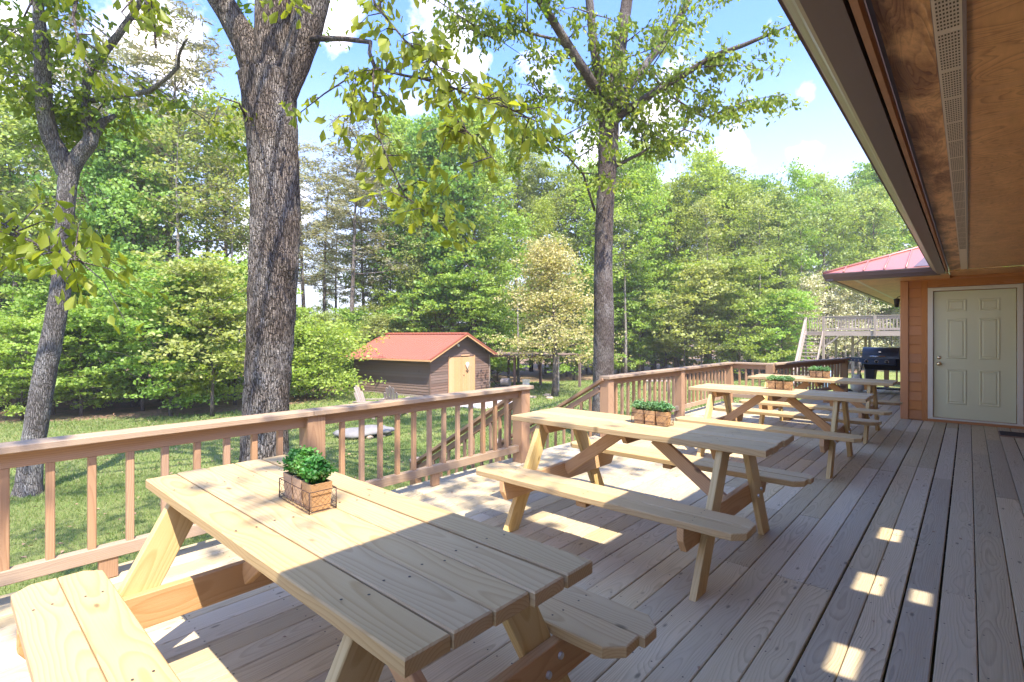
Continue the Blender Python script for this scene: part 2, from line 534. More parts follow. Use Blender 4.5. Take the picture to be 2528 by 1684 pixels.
M_BLUE = plain('blue_plastic', (.30, .45, .62), .4)
M_GLASS = plain('frosted_glass', (.62, .52, .34), .25, spec=.6)
M_PALE = plain('pale_metal', (.6, .58, .54), .4, nscale=12, namt=.2)
M_MULCH = plain('fallen_leaf', (.30, .19, .12), .9, nscale=9, namt=.3)

B_OAK = bark_mat('oak_bark', (.30, .245, .205), (.03, .021, .016), 1.1, (.48, .45, .42), .04)
B_MAPLE = bark_mat('maple_bark', (.20, .165, .145), (.05, .035, .03), 1.3, (.36, .335, .315), .015)
B_LEFT = bark_mat('grey_bark', (.27, .245, .235), (.05, .042, .038), 1.1, (.42, .41, .40), .02)
B_FAR = bark_mat('far_bark', (.20, .165, .145), (.075, .058, .05), .6, (.35, .32, .30), .02)

B_PALE = bark_mat('pale_far_bark', (.34, .30, .27), (.16, .13, .11), .6, (.46, .43, .40), .02)
L_NEAR = leaf_mat('spring_leaf', [(.19, .28, .03), (.25, .33, .035), (.31, .37, .05), (.21, .30, .03)], .55)
L_MAPLE = leaf_mat('young_maple_leaf', [(.22, .31, .04), (.28, .36, .05), (.35, .41, .07), (.39, .42, .10)], .58)
L_A = leaf_mat('green_leaf', [(.23, .35, .06), (.28, .41, .08), (.33, .45, .11), (.40, .48, .16)], .5)
L_B = leaf_mat('bright_leaf', [(.24, .36, .05), (.30, .42, .07), (.36, .46, .11), (.41, .49, .17)], .5)
L_C = leaf_mat('deep_green_leaf', [(.19, .34, .075), (.24, .39, .10), (.31, .43, .14)], .48)
L_D = leaf_mat('pale_young_leaf', [(.27, .34, .09), (.34, .40, .13), (.41, .44, .19), (.30, .37, .12)], .5)
L_PINE = leaf_mat('pine_needles', [(.27, .27, .16), (.33, .32, .21), (.37, .34, .26), (.26, .31, .14)], .42)
L_BROWN = leaf_mat('brown_needles', [(.30, .25, .20), (.36, .30, .25), (.28, .28, .18)], .2)
L_ORANGE = leaf_mat('tan_young_leaf', [(.38, .38, .16), (.46, .43, .20), (.54, .45, .26), (.34, .38, .15)], .4)
L_WHITE = leaf_mat('dogwood_blossom', [(.52, .47, .33), (.60, .55, .42), (.30, .34, .14), (.50, .47, .30)], .3)
L_HERB = leaf_mat('herb_leaf', [(.05, .19, .03), (.09, .26, .05), (.15, .33, .09), (.26, .42, .19)], .35)
L_CURL = leaf_mat('curly_herb_leaf', [(.14, .30, .12), (.19, .37, .16), (.27, .44, .24), (.13, .28, .10)], .35)


# ground: lawn, with litter under the woods (attribute 'lawn' says where)
def ground_mat():
    m, nt, out = new_mat('lawn_and_litter'); t = NT(nt)
    tc = nt.nodes.new('ShaderNodeTexCoord').outputs['Object']
    at_ = nt.nodes.new('ShaderNodeAttribute'); at_.attribute_name = 'lawn'
    big = t.noise(tc, .35, 4, .6); mid = t.noise(tc, 3.0, 4, .6); fn = t.noise(tc, 45, 4, .7)
    g = t.mix(t.ramp(big, [(.35, 0.0), (.65, 1.0)]), (.20, .26, .07), (.31, .33, .12))
    g = t.mix(t.math('MULTIPLY', t.ramp(mid, [(.4, 0.0), (.7, 1.0)]), .5), g, (.23, .215, .095))
    g = t.mix(t.math('MULTIPLY', fn, .7), g, (.075, .11, .03))
    l = t.mix(t.ramp(t.noise(tc, 14, 5, .7), [(.3, 0.0), (.7, 1.0)]), (.17, .105, .065), (.32, .22, .15))
    l = t.mix(t.math('MULTIPLY', t.ramp(mid, [(.5, 0.0), (.6, 1.0)]), .5), l, (.09, .13, .04))
    edge = t.math('ADD', at_.outputs['Fac'], t.math('MULTIPLY', t.math('SUBTRACT', mid, .5), .7))
    c = t.mix(t.ramp(edge, [(.42, 0.0), (.58, 1.0)]), l, g)
    nt.links.new(t.pbr(c, .95, t.bump(t.math('ADD', fn, mid), .03), spec=.1), out.inputs[0])
    return m


M_GROUND = ground_mat()
M_GRASS = leaf_mat('grass_blade', [(.18, .27, .07), (.24, .32, .10), (.32, .36, .15), (.38, .37, .21)], .45, .6, .2)


# ------------------------------------------------------------------ ground
def wood_edge(px):
    """depth at which the wood starts, by bearing"""
    pts = [(-1500, 15), (-200, 17.5), (0, 18.5), (300, 19.5), (600, 21), (800, 25), (870, 31), (1250, 34), (1500, 36), (1800, 36), (2100, 44), (2600, 60)]
    if px <= pts[0][0]: return pts[0][1]
    for (a, b), (c, d) in zip(pts, pts[1:]):
        if px <= c: return b + (d - b) * (px - a) / (c - a)
    return pts[-1][1]


def cam_pd(x, y):
    d = -math.sin(YAW) * x + math.cos(YAW) * y
    c = math.cos(YAW) * x + math.sin(YAW) * y
    if d < .5: return (-5000 if c < 0 else 5000), d
    return 1264 + 1263 * c / d, d


def lawn_amt(x, y):
    px, d = cam_pd(x, y)
    if d < 2: return 1.0 if x > -16 else 0.0
    return max(0.0, min(1.0, .5 + (wood_edge(px) - d) * .35))


xs = sorted(set([-600, -400, -250, -160, -110, -80, -64, -54] + [round(-48 + 1.2 * i, 2) for i in range(48)] + [12, 18, 26, 40, 70, 120, 250, 500]))
ys = sorted(set([-400, -200, -100, -60, -40, -28, -20] + [round(-14 + 1.2 * i, 2) for i in range(62)] + [64, 72, 84, 100, 130, 180, 260, 400, 700]))
gv = [(x, y, gz(x, y)) for y in ys for x in xs]
nx = len(xs)
gf = [(j * nx + i, j * nx + i + 1, (j + 1) * nx + i + 1, (j + 1) * nx + i) for j in range(len(ys) - 1) for i in range(nx - 1)]
gm = MB().add(gv, gf, True).mesh('ground')
ga = gm.attributes.new('lawn', 'FLOAT', 'POINT')
ga.data.foreach_set('value', [lawn_amt(x, y) for x, y, z in gv])
put('ground', gm, M_GROUND, kind='structure')


def vgz(x, y):
    return np.array([gz(a, b) for a, b in zip(x, y)])



# grass blades near the deck, bigger and sparser further off
def make_grass():
    Vs = []
    for n, lo, hi, h, w in ((90000, 4.4, 11, .055, .007), (70000, 9, 19, .07, .014), (45000, 17, 34, .09, .03)):
        px = NR.uniform(-150, 1900, n); d = np.sqrt(NR.uniform(lo * lo, hi * hi, n))
        a = (px - 1264) / 1263.0
        x = (-math.sin(YAW) + a * math.cos(YAW)) * d; y = (math.cos(YAW) + a * math.sin(YAW)) * d
        keep = (x < -4.0)
        x, y = x[keep], y[keep]
        la = np.array([lawn_amt(p, q) for p, q in zip(x, y)])
        keep = la > NR.uniform(.35, .75, len(la)); x, y = x[keep], y[keep]
        k = len(x); z = vgz(x, y)
        th = NR.uniform(0, 2 * np.pi, k); hh = h * NR.uniform(.5, 1.25, k); ww = w * NR.uniform(.7, 1.3, k)
        lx = NR.normal(0, .5, k) * hh; ly = NR.normal(0, .5, k) * hh
        V = np.zeros((k, 3, 3))
        V[:, 0] = np.stack([x - np.cos(th) * ww, y - np.sin(th) * ww, z - .01], 1)
        V[:, 1] = np.stack([x + np.cos(th) * ww, y + np.sin(th) * ww, z - .01], 1)
        V[:, 2] = np.stack([x + lx, y + ly, z + hh], 1)
        Vs.append(V.reshape(-1, 3))
    return np_mesh('grass', np.concatenate(Vs), 3)


put('grass', make_grass(), M_GRASS, label='mown green lawn grass around the deck and shed', cat='grass', kind='stuff')


# ------------------------------------------------------------------ foliage
LEAF6 = np.array([(0, 0, 0), (.16, .30, .07), (.27, .66, .10), (0, 1.0, -.12), (-.27, .66, .10), (-.16, .30, .07)])
LEAF4 = np.array([(0, -.5, 0), (.36, 0, .06), (0, .5, -.02), (-.36, 0, .06)])


def frames(n, dirs, nrm):
    """orthonormal frames with y along dirs, z near nrm"""
    y = dirs / np.maximum(np.linalg.norm(dirs, axis=1, keepdims=True), 1e-9)
    x = np.cross(y, nrm); x /= np.maximum(np.linalg.norm(x, axis=1, keepdims=True), 1e-9)
    z = np.cross(x, y)
    return x, y, z


def leaves(P, dirs, nrm, size, shape):
    n = len(P)
    x, y, z = frames(n, dirs, nrm)
    size = np.asarray(size).reshape(-1, 1, 1) * np.ones((n, 1, 1))
    s = shape[None, :, :] * size
    V = P[:, None, :] + s[:, :, 0:1] * x[:, None, :] + s[:, :, 1:2] * y[:, None, :] + s[:, :, 2:3] * z[:, None, :]
    return V.reshape(-1, 3)


def rand_dirs(n, rng, down=0.0, flat=1.0):
    d = rng.normal(0, 1, (n, 3)); d[:, 2] *= flat
    d /= np.linalg.norm(d, axis=1, keepdims=True)
    d[:, 2] -= down
    return d


def make_tree(seed, H, r0, base, R, nbr, style='round', leafn=9000, lsize=.17, clump=.5, lean=0.0, flat=.55, trunk_bend=.3):
    """returns (trunk mesh, crown vertices). H height, base = crown base height, R crown radius"""
    rg = random.Random(seed); nr = np.random.default_rng(seed)
    b = MB()
    n = 9
    pts = []; ox = oy = 0
    for i in range(n):
        t = i / (n - 1)
        ox += rg.uniform(-1, 1) * trunk_bend * .35; oy += rg.uniform(-1, 1) * trunk_bend * .35
        pts.append(Vector((ox * t + lean * t * t, oy * t, t * H * .96 - .15)))
    rad = [r0 * (1.25 if i == 0 else 1) * (1 - .93 * (i / (n - 1)) ** 1.1) for i in range(n)]
    b.tube(pts, rad, 8)

    def trunk_at(t):
        f = t * (n - 1); i = min(int(f), n - 2); return pts[i].lerp(pts[i + 1], f - i)
    tips = []
    for k in range(nbr):
        t = base / H + (1 - base / H) * ((k + rg.random()) / nbr) ** .9
        t = min(t, .99)
        p0 = trunk_at(t); a = k * 2.4 + rg.uniform(-.5, .5)
        u = (t - base / H) / (1 - base / H)
        if style == 'round': ext = R * (math.sin(math.pi * min(1, .18 + u * .80)) ** .5) * rg.uniform(.35, 1.25); rise = .35 + .5 * u
        elif style == 'cone': ext = R * (1 - u * .85) * rg.uniform(.75, 1.1); rise = .15 + .3 * u
        elif style == 'pine': ext = R * (1 - u * .55) * rg.uniform(.55, 1.15); rise = .05 + .35 * u
        else: ext = R * rg.uniform(.7, 1.1); rise = .6
        d = Vector((math.cos(a), math.sin(a), rise)).normalized()
        br = [p0]
        m = 5
        for j in range(1, m):
            d2 = (d + Vector((rg.uniform(-.22, .22), rg.uniform(-.22, .22), rg.uniform(-.12, .22)))).normalized()
            br.append(br[-1] + d2 * ext / (m - 1))
        rb = max(.012, r0 * .38 * (1 - t) + .015)
        b.tube(br, [rb * (1 - .8 * j / (m - 1)) for j in range(m)], 4, cap=False)
        for j in range(2, m):
            tips.append((br[j], ext * .16, j / m))
            for q in range(2):
                a2 = rg.uniform(0, 6.28); l = ext * rg.uniform(.2, .42)
                e = br[j] + Vector((math.cos(a2) * l, math.sin(a2) * l, rg.uniform(-.1, .45) * l))
                b.tube([br[j], (br[j] + e) / 2 + Vector((0, 0, .08 * l)), e], [rb * .35, rb * .22, .008], 3, cap=False)
                tips.append((e, ext * .16, 1))
    # leaves round the tips, in flattened clumps
    T = np.array([tuple(p) for p, _, _ in tips]); wt = np.ones(len(T))
    idx = nr.integers(0, len(T), leafn)
    # sub clumps
    nc = len(T) * 3
    cidx = nr.integers(0, len(T), nc)
    C = T[cidx] + nr.normal(0, 1, (nc, 3)) * np.array([clump, clump, clump * flat])
    li = nr.integers(0, nc, leafn)
    P = C[li] + nr.normal(0, 1, (leafn, 3)) * np.array([clump * .5, clump * .5, clump * .5 * flat])
    nrm = rand_dirs(leafn, nr); nrm[:, 2] = np.abs(nrm[:, 2]) + .35
    if style == 'pine':
        dirs = (P - C[li]) + nr.normal(0, .1, (leafn, 3)); shp = LEAF4 * np.array([.45, 1.3, 1])
    else:
        dirs = rand_dirs(leafn, nr, .35); shp = LEAF4
    V = leaves(P, dirs, nrm, lsize * nr.uniform(.6, 1.3, leafn), shp)
    return b.mesh('trunk'), V


KIND = {}


def kind_tree(key, mats, lmat, **kw):
    tm, V = make_tree(**kw)
    tm.materials.append(mats)
    cm = np_mesh('crown', V, 4); cm.materials.append(lmat)
    KIND[key] = (tm, cm, kw['H'])


kind_tree('tall1', B_FAR, L_A, seed=11, H=15, r0=.17, base=4.0, R=2.7, nbr=32, leafn=11000, lsize=.19, clump=.34)
kind_tree('tall2', B_FAR, L_B, seed=12, H=15, r0=.15, base=5.5, R=2.5, nbr=28, leafn=9500, lsize=.18, clump=.34)
kind_tree('tall3', B_FAR, L_C, seed=13, H=15, r0=.18, base=3.2, R=3.0, nbr=36, leafn=13000, lsize=.20, clump=.36)
kind_tree('tall4', B_FAR, L_D, seed=24, H=15, r0=.16, base=6.5, R=2.8, nbr=26, leafn=8500, lsize=.18, clump=.36)
kind_tree('slim', B_PALE, L_B, seed=14, H=15, r0=.10, base=7.5, R=1.7, nbr=18, leafn=3800, lsize=.18, clump=.36)
kind_tree('bare', B_PALE, L_D, seed=25, H=15, r0=.12, base=8.5, R=2.0, nbr=16, leafn=2300, lsize=.18, clump=.36)
kind_tree('pine', B_FAR, L_PINE, seed=15, H=15, r0=.15, base=6.0, R=2.7, nbr=24, style='pine', leafn=5200, lsize=.20, clump=.32, flat=.3)
kind_tree('pine2', B_FAR, L_BROWN, seed=16, H=15, r0=.13, base=4.5, R=2.3, nbr=22, style='pine', leafn=4200, lsize=.19, clump=.32, flat=.45)
kind_tree('under', B_FAR, L_B, seed=17, H=6, r0=.06, base=.4, R=2.3, nbr=30, leafn=12000, lsize=.14, clump=.26, flat=.35)
kind_tree('under2', B_FAR, L_A, seed=18, H=6, r0=.06, base=.4, R=2.4, nbr=28, leafn=12000, lsize=.14, clump=.28, flat=.35)
kind_tree('under3', B_FAR, L_D, seed=26, H=6, r0=.05, base=1.4, R=2.1, nbr=22, leafn=7000, lsize=.14, clump=.28, flat=.4)
kind_tree('tan', B_FAR, L_ORANGE, seed=19, H=9, r0=.16, base=2.0, R=2.7, nbr=36, style='cone', leafn=15000, lsize=.13, clump=.42)
kind_tree('white', B_FAR, L_WHITE, seed=20, H=8, r0=.09, base=1.5, R=2.2, nbr=22, leafn=5500, lsize=.15, clump=.40, flat=.35)
kind_tree('shrub', B_FAR, L_A, seed=21, H=2.6, r0=.03, base=.05, R=1.3, nbr=18, leafn=7000, lsize=.10, clump=.28)


def plant_tree(name, key, x, y, h, wid=1.0, rot=0.0, label='', cat='tree', group=None):
    tm, cm, H = KIND[key]
    o = thing(name, label, cat, (x, y, gz(x, y)), rot, group)
    s = h / H
    o.scale = (s * wid, s * wid, s)
    put('trunk', tm, None, o); put('crown', cm, None, o)
    return o


def sector_tree(key, px, d, h, wid=1.0, rnd=None):
    p = at(px, 827, d)
    far = d > (24 if px < 600 else 40 if px < 1560 else 46)
    row = ', far row' if far else ', front row'
    if px < 0: where = 'beyond the left of the lawn'
    elif px < 250: where = 'around the leaning grey tree'
    elif px < 600: where = 'left of the big oak'
    elif px < 870: where = 'between the big oak and the shed'
    elif px < 1050: where = 'behind the left half of the red-roofed shed'
    elif px < 1230: where = 'behind the right half of the red-roofed shed'
    elif px < 1470: where = 'behind the tan-leaved tree'
    elif px < 1650: where = 'just right of the slim maple trunk'
    elif px < 1900: where = 'behind the far deck railing'
    elif px < 2330: where = 'behind the raised wooden platform'
    else: where = 'behind the house'
    where += row
    desc = {'tall1': ('broadleaf_tree', 'tall mid-green leafy tree ', 'tree'), 'tall2': ('broadleaf_tree', 'tall yellow-green leafy tree ', 'tree'),
            'tall3': ('broadleaf_tree', 'tall deep green leafy tree ', 'tree'), 'tall4': ('broadleaf_tree', 'tall airy pale-leaved tree ', 'tree'), 'bare': ('slender_tree', 'nearly bare pale slender tree ', 'tree'), 'under3': ('understory_tree', 'low pale yellow-green sapling ', 'bushy tree'),
            'slim': ('slender_tree', 'slender pale-stemmed tree ', 'tree'),
            'pine': ('pine_tree', 'thin olive-green pine rising ', 'pine tree'), 'pine2': ('pine_tree', 'sparse brownish half-bare pine rising ', 'pine tree'),
            'under': ('understory_tree', 'low bright green bushy tree ', 'bushy tree'), 'under2': ('understory_tree', 'low mid-green bushy tree ', 'bushy tree'),
            'white': ('dogwood_tree', 'small tree with creamy white blossom ', 'tree'), 'shrub': ('shrub', 'rounded green shrub ', 'shrub'),
            'tan': ('young_tree', 'young tan-leaved tree ', 'tree')}[key]
    lab = desc[1] + where
    return plant_tree(desc[0], key, p.x, p.y, h, wid, (rnd or RNG).uniform(0, 6.28), lab, desc[2], lab.replace('tree', 'trees').replace('pine ', 'pines '))


tr = random.Random(21)
# far to near; (kinds, px range, depth range, height range, count)
BELT = [
    # left wood
    (['tall1', 'tall2', 'tall3', 'tall4'], -900, 560, 25, 34, 13, 17, 15),
    (['pine', 'pine2'], -250, 560, 22, 31, 16, 20, 9),
    (['tall3', 'tall1', 'tall4'], -300, 480, 20, 24, 10, 14, 5),
    (['under', 'under2', 'under3', 'under'], -900, 600, 18.9, 22.5, 3.6, 6.4, 20),
    (['under2', 'under', 'under3'], -100, 640, 23, 27, 5, 7.5, 9),
    (['bare', 'slim'], -100, 600, 20, 26, 9, 14, 5),
    # between the oak and the shed, thin, sky shows through
    (['pine', 'pine2', 'pine'], 640, 960, 33, 44, 15.5, 18.5, 8),
    (['slim', 'bare', 'bare', 'slim'], 640, 1000, 34, 44, 10, 15, 6),
    (['under', 'under2', 'under3'], 660, 1000, 30, 38, 3.6, 5.2, 9),
    # behind the shed to the maple
    (['tall3', 'tall1', 'tall3', 'tall1'], 985, 1215, 34, 42, 17, 20.5, 7),
    (['tall4', 'tall2', 'slim', 'tall4'], 1200, 1560, 38, 48, 17, 21, 9),
    (['slim', 'bare'], 960, 1560, 33, 38, 10, 15, 7),
    (['under', 'under2', 'under3'], 960, 1560, 35, 43, 4.5, 7.5, 19),
    # right
    (['tall1', 'tall2', 'tall4', 'tall2'], 1560, 1900, 38, 52, 15, 18.5, 11),
    (['slim', 'bare', 'slim', 'tall4'], 1560, 2150, 38, 48, 13.5, 17, 12),
    (['under', 'under3', 'under2'], 1500, 1950, 36, 44, 6, 9.5, 15),
    (['tall2', 'tall1', 'tall4'], 1880, 2330, 48, 60, 17, 21, 10),
    (['tall1', 'tall2'], 2330, 3200, 40, 60, 13, 18, 8),
    (['white'], 1930, 2230, 41, 50, 6, 9, 9),
    (['under', 'under3'], 1950, 2350, 50, 60, 6, 8, 8),
    # a second row far behind
    (['under2', 'under', 'tall3'], -600, 600, 38, 60, 8, 11, 9),
    (['under2', 'under'], 600, 1000, 50, 70, 4.5, 6.5, 8),
    (['tall1', 'tall3', 'tall2'], 1000, 2400, 56, 80, 10, 14, 12),
]
for kinds, p0, p1, d0, d1, h0, h1, n in BELT:
    for i in range(n):
        px = p0 + (p1 - p0) * (i + tr.random()) / n
        d = tr.uniform(d0, d1)
        k = tr.choice(kinds)
        sector_tree(k, px, d, tr.uniform(h0, h1), tr.uniform(.85, 1.15) * (1.15 if k.startswith('under') else 1), tr)

# singled-out trees and shrubs
plant_tree('young_tree', 'tan', *at(1370, 827, 26.3).xy, 8.2, 1.15, .4, 'young tan and yellow-leaved tree standing on the lawn right of the shed', 'tree')
sector_tree('white', 1990, 38, 7.5, 1.0, tr)
sector_tree('white', 2120, 42, 9, 1.0, tr)
p = at(785, 827, 25.5); plant_tree('shrub', 'shrub', p.x, p.y, 3.6, 1.3, 0, 'light green rounded shrub beside the left end of the shed', 'shrub')
p = at(845, 827, 30.5); plant_tree('shrub', 'shrub', p.x, p.y, 3.2, 1.0, 2, 'taller feathery green shrub touching the shed corner', 'shrub')
p = at(745, 827, 26); plant_tree('shrub', 'shrub', p.x, p.y, 2.8, 1.2, 3, 'green shrub just right of the big oak trunk', 'shrub')


# ---- hero trunks: dense tubes with lumps and furrows
def hero_trunk(pts, rad, sides, rings, seed, amp=.02, furrow=16, bumps=()):
    """smooth tube through pts; radius modulated by furrows and lumps"""
    pts = np.array([tuple(p) for p in pts], float); rad = np.array(rad, float)
    k = np.linspace(0, len(pts) - 1, rings)

    def cr(A, u):
        i = np.clip(u.astype(int), 0, len(A) - 2); f = u - i
        a = A[np.clip(i - 1, 0, len(A) - 1)]; b = A[i]; c = A[i + 1]; d = A[np.clip(i + 2, 0, len(A) - 1)]
        if A.ndim == 2: f = f[:, None]
        return .5 * ((2 * b) + (c - a) * f + (2 * a - 5 * b + 4 * c - d) * f ** 2 + (3 * b - a - 3 * c + d) * f ** 3)
    C = cr(pts, k); Rr = cr(rad, k)
    T = np.gradient(C, axis=0); T /= np.linalg.norm(T, axis=1, keepdims=True)
    ref = np.array([1.0, .13, 0]); U = ref - T * (T @ ref)[:, None]; U /= np.linalg.norm(U, axis=1, keepdims=True)
    Wv = np.cross(T, U)
    rg = np.random.default_rng(seed)
    th = np.linspace(0, 2 * np.pi, sides, endpoint=False)
    s = np.concatenate([[0], np.cumsum(np.linalg.norm(np.diff(C, axis=0), axis=1))])
    TH, SS = np.meshgrid(th, s)
    ph = rg.uniform(0, 6.28, 12)
    warp = .35 * np.sin(SS * 2.1 + ph[0] + TH * 2) + .25 * np.sin(SS * 4.7 + ph[1] - TH * 3) + .15 * np.sin(SS * 9.3 + ph[2] + TH * 5)
    fur = np.abs(np.sin((TH + warp * .35) * furrow / 2)) ** .6 * (.7 + .3 * np.sin(SS * 13 + TH * 7 + ph[3]))
    lump = .35 * np.sin(TH * 2 + SS * .8 + ph[4]) + .3 * np.sin(TH * 3 - SS * 1.9 + ph[5]) + .2 * np.sin(SS * 3.3 + ph[6] + TH)
    rr = Rr[:, None] * (1 + .05 * lump) + amp * (fur - .6)
    for (si, ti, hh, ws, wt) in bumps:
        dt = np.angle(np.exp(1j * (TH - ti)))
        rr = rr + hh * np.exp(-((SS - si) / ws) ** 2 - (dt / wt) ** 2)
    V = C[:, None, :] + rr[:, :, None] * (np.cos(TH)[:, :, None] * U[:, None, :] + np.sin(TH)[:, :, None] * Wv[:, None, :])
    V = V.reshape(-1, 3)
    fs = [(j * sides + i, j * sides + (i + 1) % sides, (j + 1) * sides + (i + 1) % sides, (j + 1) * sides + i) for j in range(rings - 1) for i in range(sides)]
    return V, fs


def limb_leaves(polys, rg, twigs, per, lsize, spread, twl, droop=.9):
    """twigs along polylines; returns MB of twigs and leaf arrays"""
    b = MB(); P = []; Dd = []
    for pts in polys:
        pts = [Vector(p) for p in pts]
        seg = [(pts[i + 1] - pts[i]).length for i in range(len(pts) - 1)]; tot = sum(seg)
        for _ in range(max(1, int(twigs * tot))):
            t = rg.random() ** .8 * tot; i = 0
            while i < len(seg) - 1 and t > seg[i]: t -= seg[i]; i += 1
            p0 = pts[i].lerp(pts[i + 1], min(1, t / seg[i]))
            d = Vector((rg.gauss(0, 1), rg.gauss(0, 1), rg.gauss(.1, .6))).normalized()
            l = twl * rg.uniform(.4, 1.2)
            m1 = p0 + d * l * .5 + Vector((0, 0, .05 * l)); e = p0 + d * l - Vector((0, 0, .25 * l))
            b.tube([p0, m1, e], [.008, .005, .002], 3, cap=False)
            for k in range(per):
                u = rg.random() ** .6
                q = (p0.lerp(m1, u * 2) if u < .5 else m1.lerp(e, u * 2 - 1)) + Vector((rg.gauss(0, spread), rg.gauss(0, spread), rg.gauss(0, spread * .7)))
                P.append(tuple(q)); Dd.append((d.x * .5 + rg.gauss(0, .55), d.y * .5 + rg.gauss(0, .55), -droop + rg.gauss(0, .35)))
    return b, np.array(P), np.array(Dd)


def fold_mesh(name, V):
    n = len(V) // 6
    me = bpy.data.meshes.new(name)
    me.vertices.add(n * 6); me.vertices.foreach_set('co', np.ascontiguousarray(V, dtype=np.float32).ravel())
    base = (np.arange(n) * 6)[:, None]
    li = (base + np.array([[0, 1, 2, 3, 0, 3, 4, 5]])).ravel().astype(np.int32)
    me.loops.add(len(li)); me.loops.foreach_set('vertex_index', li)
    me.polygons.add(n * 2); me.polygons.foreach_set('loop_start', np.arange(0, n * 8, 4, dtype=np.int32))
    me.update(calc_edges=True)
    return me


def leaf_obj(name, P, Dd, size, mat, parent, seed, M=None):
    nr = np.random.default_rng(seed); n = len(P)
    nrm = nr.normal(0, 1, (n, 3)); nrm[:, 2] += .4
    V = leaves(P, Dd, nrm, size * nr.uniform(.65, 1.25, n), LEAF6)
    return put(name, fold_mesh(name, V), mat, parent)


# --- the big oak, seven metres from the camera
oak = thing('oak_tree', 'massive rough-barked oak trunk rising just beyond the near railing', 'tree', (0, 0, 0))
D1 = 7.0
tp = [at(650, 1330, D1), at(652, 1180, D1), at(654, 1050, D1), at(663, 900, D1), at(674, 700, D1), at(681, 560, D1), at(675, 400, D1), at(666, 270, D1), at(662, 190, D1)]
hw = [92, 66, 58, 59, 62, 62, 62, 66, 72]
V, F_ = hero_trunk(tp, [w / 1263 * D1 / 1.10 for w in hw], 120, 260, 3, amp=.022, furrow=34,
                   bumps=[(3.75, 0.05, .06, .16, .55), (5.6, 0.2, .05, .25, .5)])
ob = MB().add([tuple(v) for v in V], F_, True)
limbs = [([at(648, 260, D1), at(612, 120, D1 - .05), at(575, 50, D1 - .1), at(530, -30, D1 - .2), at(470, -180, D1 - .3), at(380, -420, D1 - .3), at(330, -700, D1)], [.14, .18, .16, .15, .13, .10, .06]),
         ([at(664, 300, D1), at(676, 120, D1), at(680, 20, D1), at(684, -150, D1), at(700, -400, D1 + .3), at(690, -800, D1 + .5)], [.22, .25, .25, .23, .17, .08]),
         ([at(682, 300, D1), at(738, 130, D1), at(765, 30, D1), at(790, -90, D1 - .1), at(850, -300, D1 - .3), at(960, -560, D1 - .8)], [.12, .19, .21, .20, .15, .07])]
for k, (pp, rr) in enumerate(limbs):
    V, F_ = hero_trunk(pp, rr, 72, 90, 30 + k, amp=.014, furrow=24)
    ob.add([tuple(v) for v in V], F_, True)
put('trunk', ob.mesh('oak_trunk'), B_OAK, oak)
bb = MB()
br_main = [[at(770, 95, 6.9), at(850, 96, 6.3), at(915, 104, 5.7), at(912, 130, 5.5), at(926, 168, 5.4)],
           [at(926, 168, 5.4), at(1000, 187, 5.0), at(1080, 200, 4.7), at(1160, 235, 4.4), at(1250, 265, 4.2), at(1325, 300, 4.1)],
           [at(921, 170, 5.4), at(922, 268, 5.3), at(933, 330, 5.1), at(960, 400, 4.9), at(1000, 485, 4.7), at(1060, 525, 4.5), at(1130, 590, 4.3)],
           [at(918, 182, 5.4), at(880, 180, 5.7), at(800, 232, 6.1), at(730, 287, 6.6)],
           [at(905, -120, 5.6), at(925, 10, 5.2), at(1000, 100, 4.9), at(1090, 170, 4.6)],
           [at(880, 180, 5.7), at(868, 260, 5.5), at(862, 330, 5.3)],
           [at(1080, 200, 4.7), at(1120, 290, 4.4), at(1190, 360, 4.1), at(1225, 400, 4.0)]]
br_rad = [[.042, .030, .024, .022, .02], [.016, .013, .011, .009, .007, .004], [.012, .009, .008, .007, .006, .005, .003], [.012, .011, .01, .006], [.02, .014, .01, .005], [.007, .005, .003], [.008, .006, .004, .003]]
for a, r in zip(br_main, br_rad): bb.tube(a, r, 6)
# low limbs hanging in from the left
lf = [[at(515, -60, 6.6), at(440, -90, 5.6), at(360, -40, 4.8), at(300, 30, 4.4), at(345, 80, 4.3)],
      [at(360, -40, 4.8), at(200, -60, 4.3), at(90, -20, 4.0), at(60, 40, 3.9)],
      [at(200, -60, 4.3), at(180, 40, 4.1), at(200, 130, 4.0), at(225, 180, 3.9)],
      [at(-260, 300, 4.6), at(-120, 480, 4.4), at(20, 560, 4.3), at(120, 620, 4.2), at(210, 650, 4.1)],
      [at(515, -60, 6.6), at(600, -60, 6.0), at(690, -30, 5.4), at(750, 30, 5.0)],
      [at(612, 300, 6.75), at(590, 255, 6.5), at(545, 240, 6.3), at(530, 290, 6.2)], [at(340, -60, 4.7), at(380, 60, 4.6), at(385, 120, 4.6)]]
for a in lf: bb.tube(a, [.02, .012, .009, .006, .004][:len(a)], 5)
rg1 = random.Random(9)
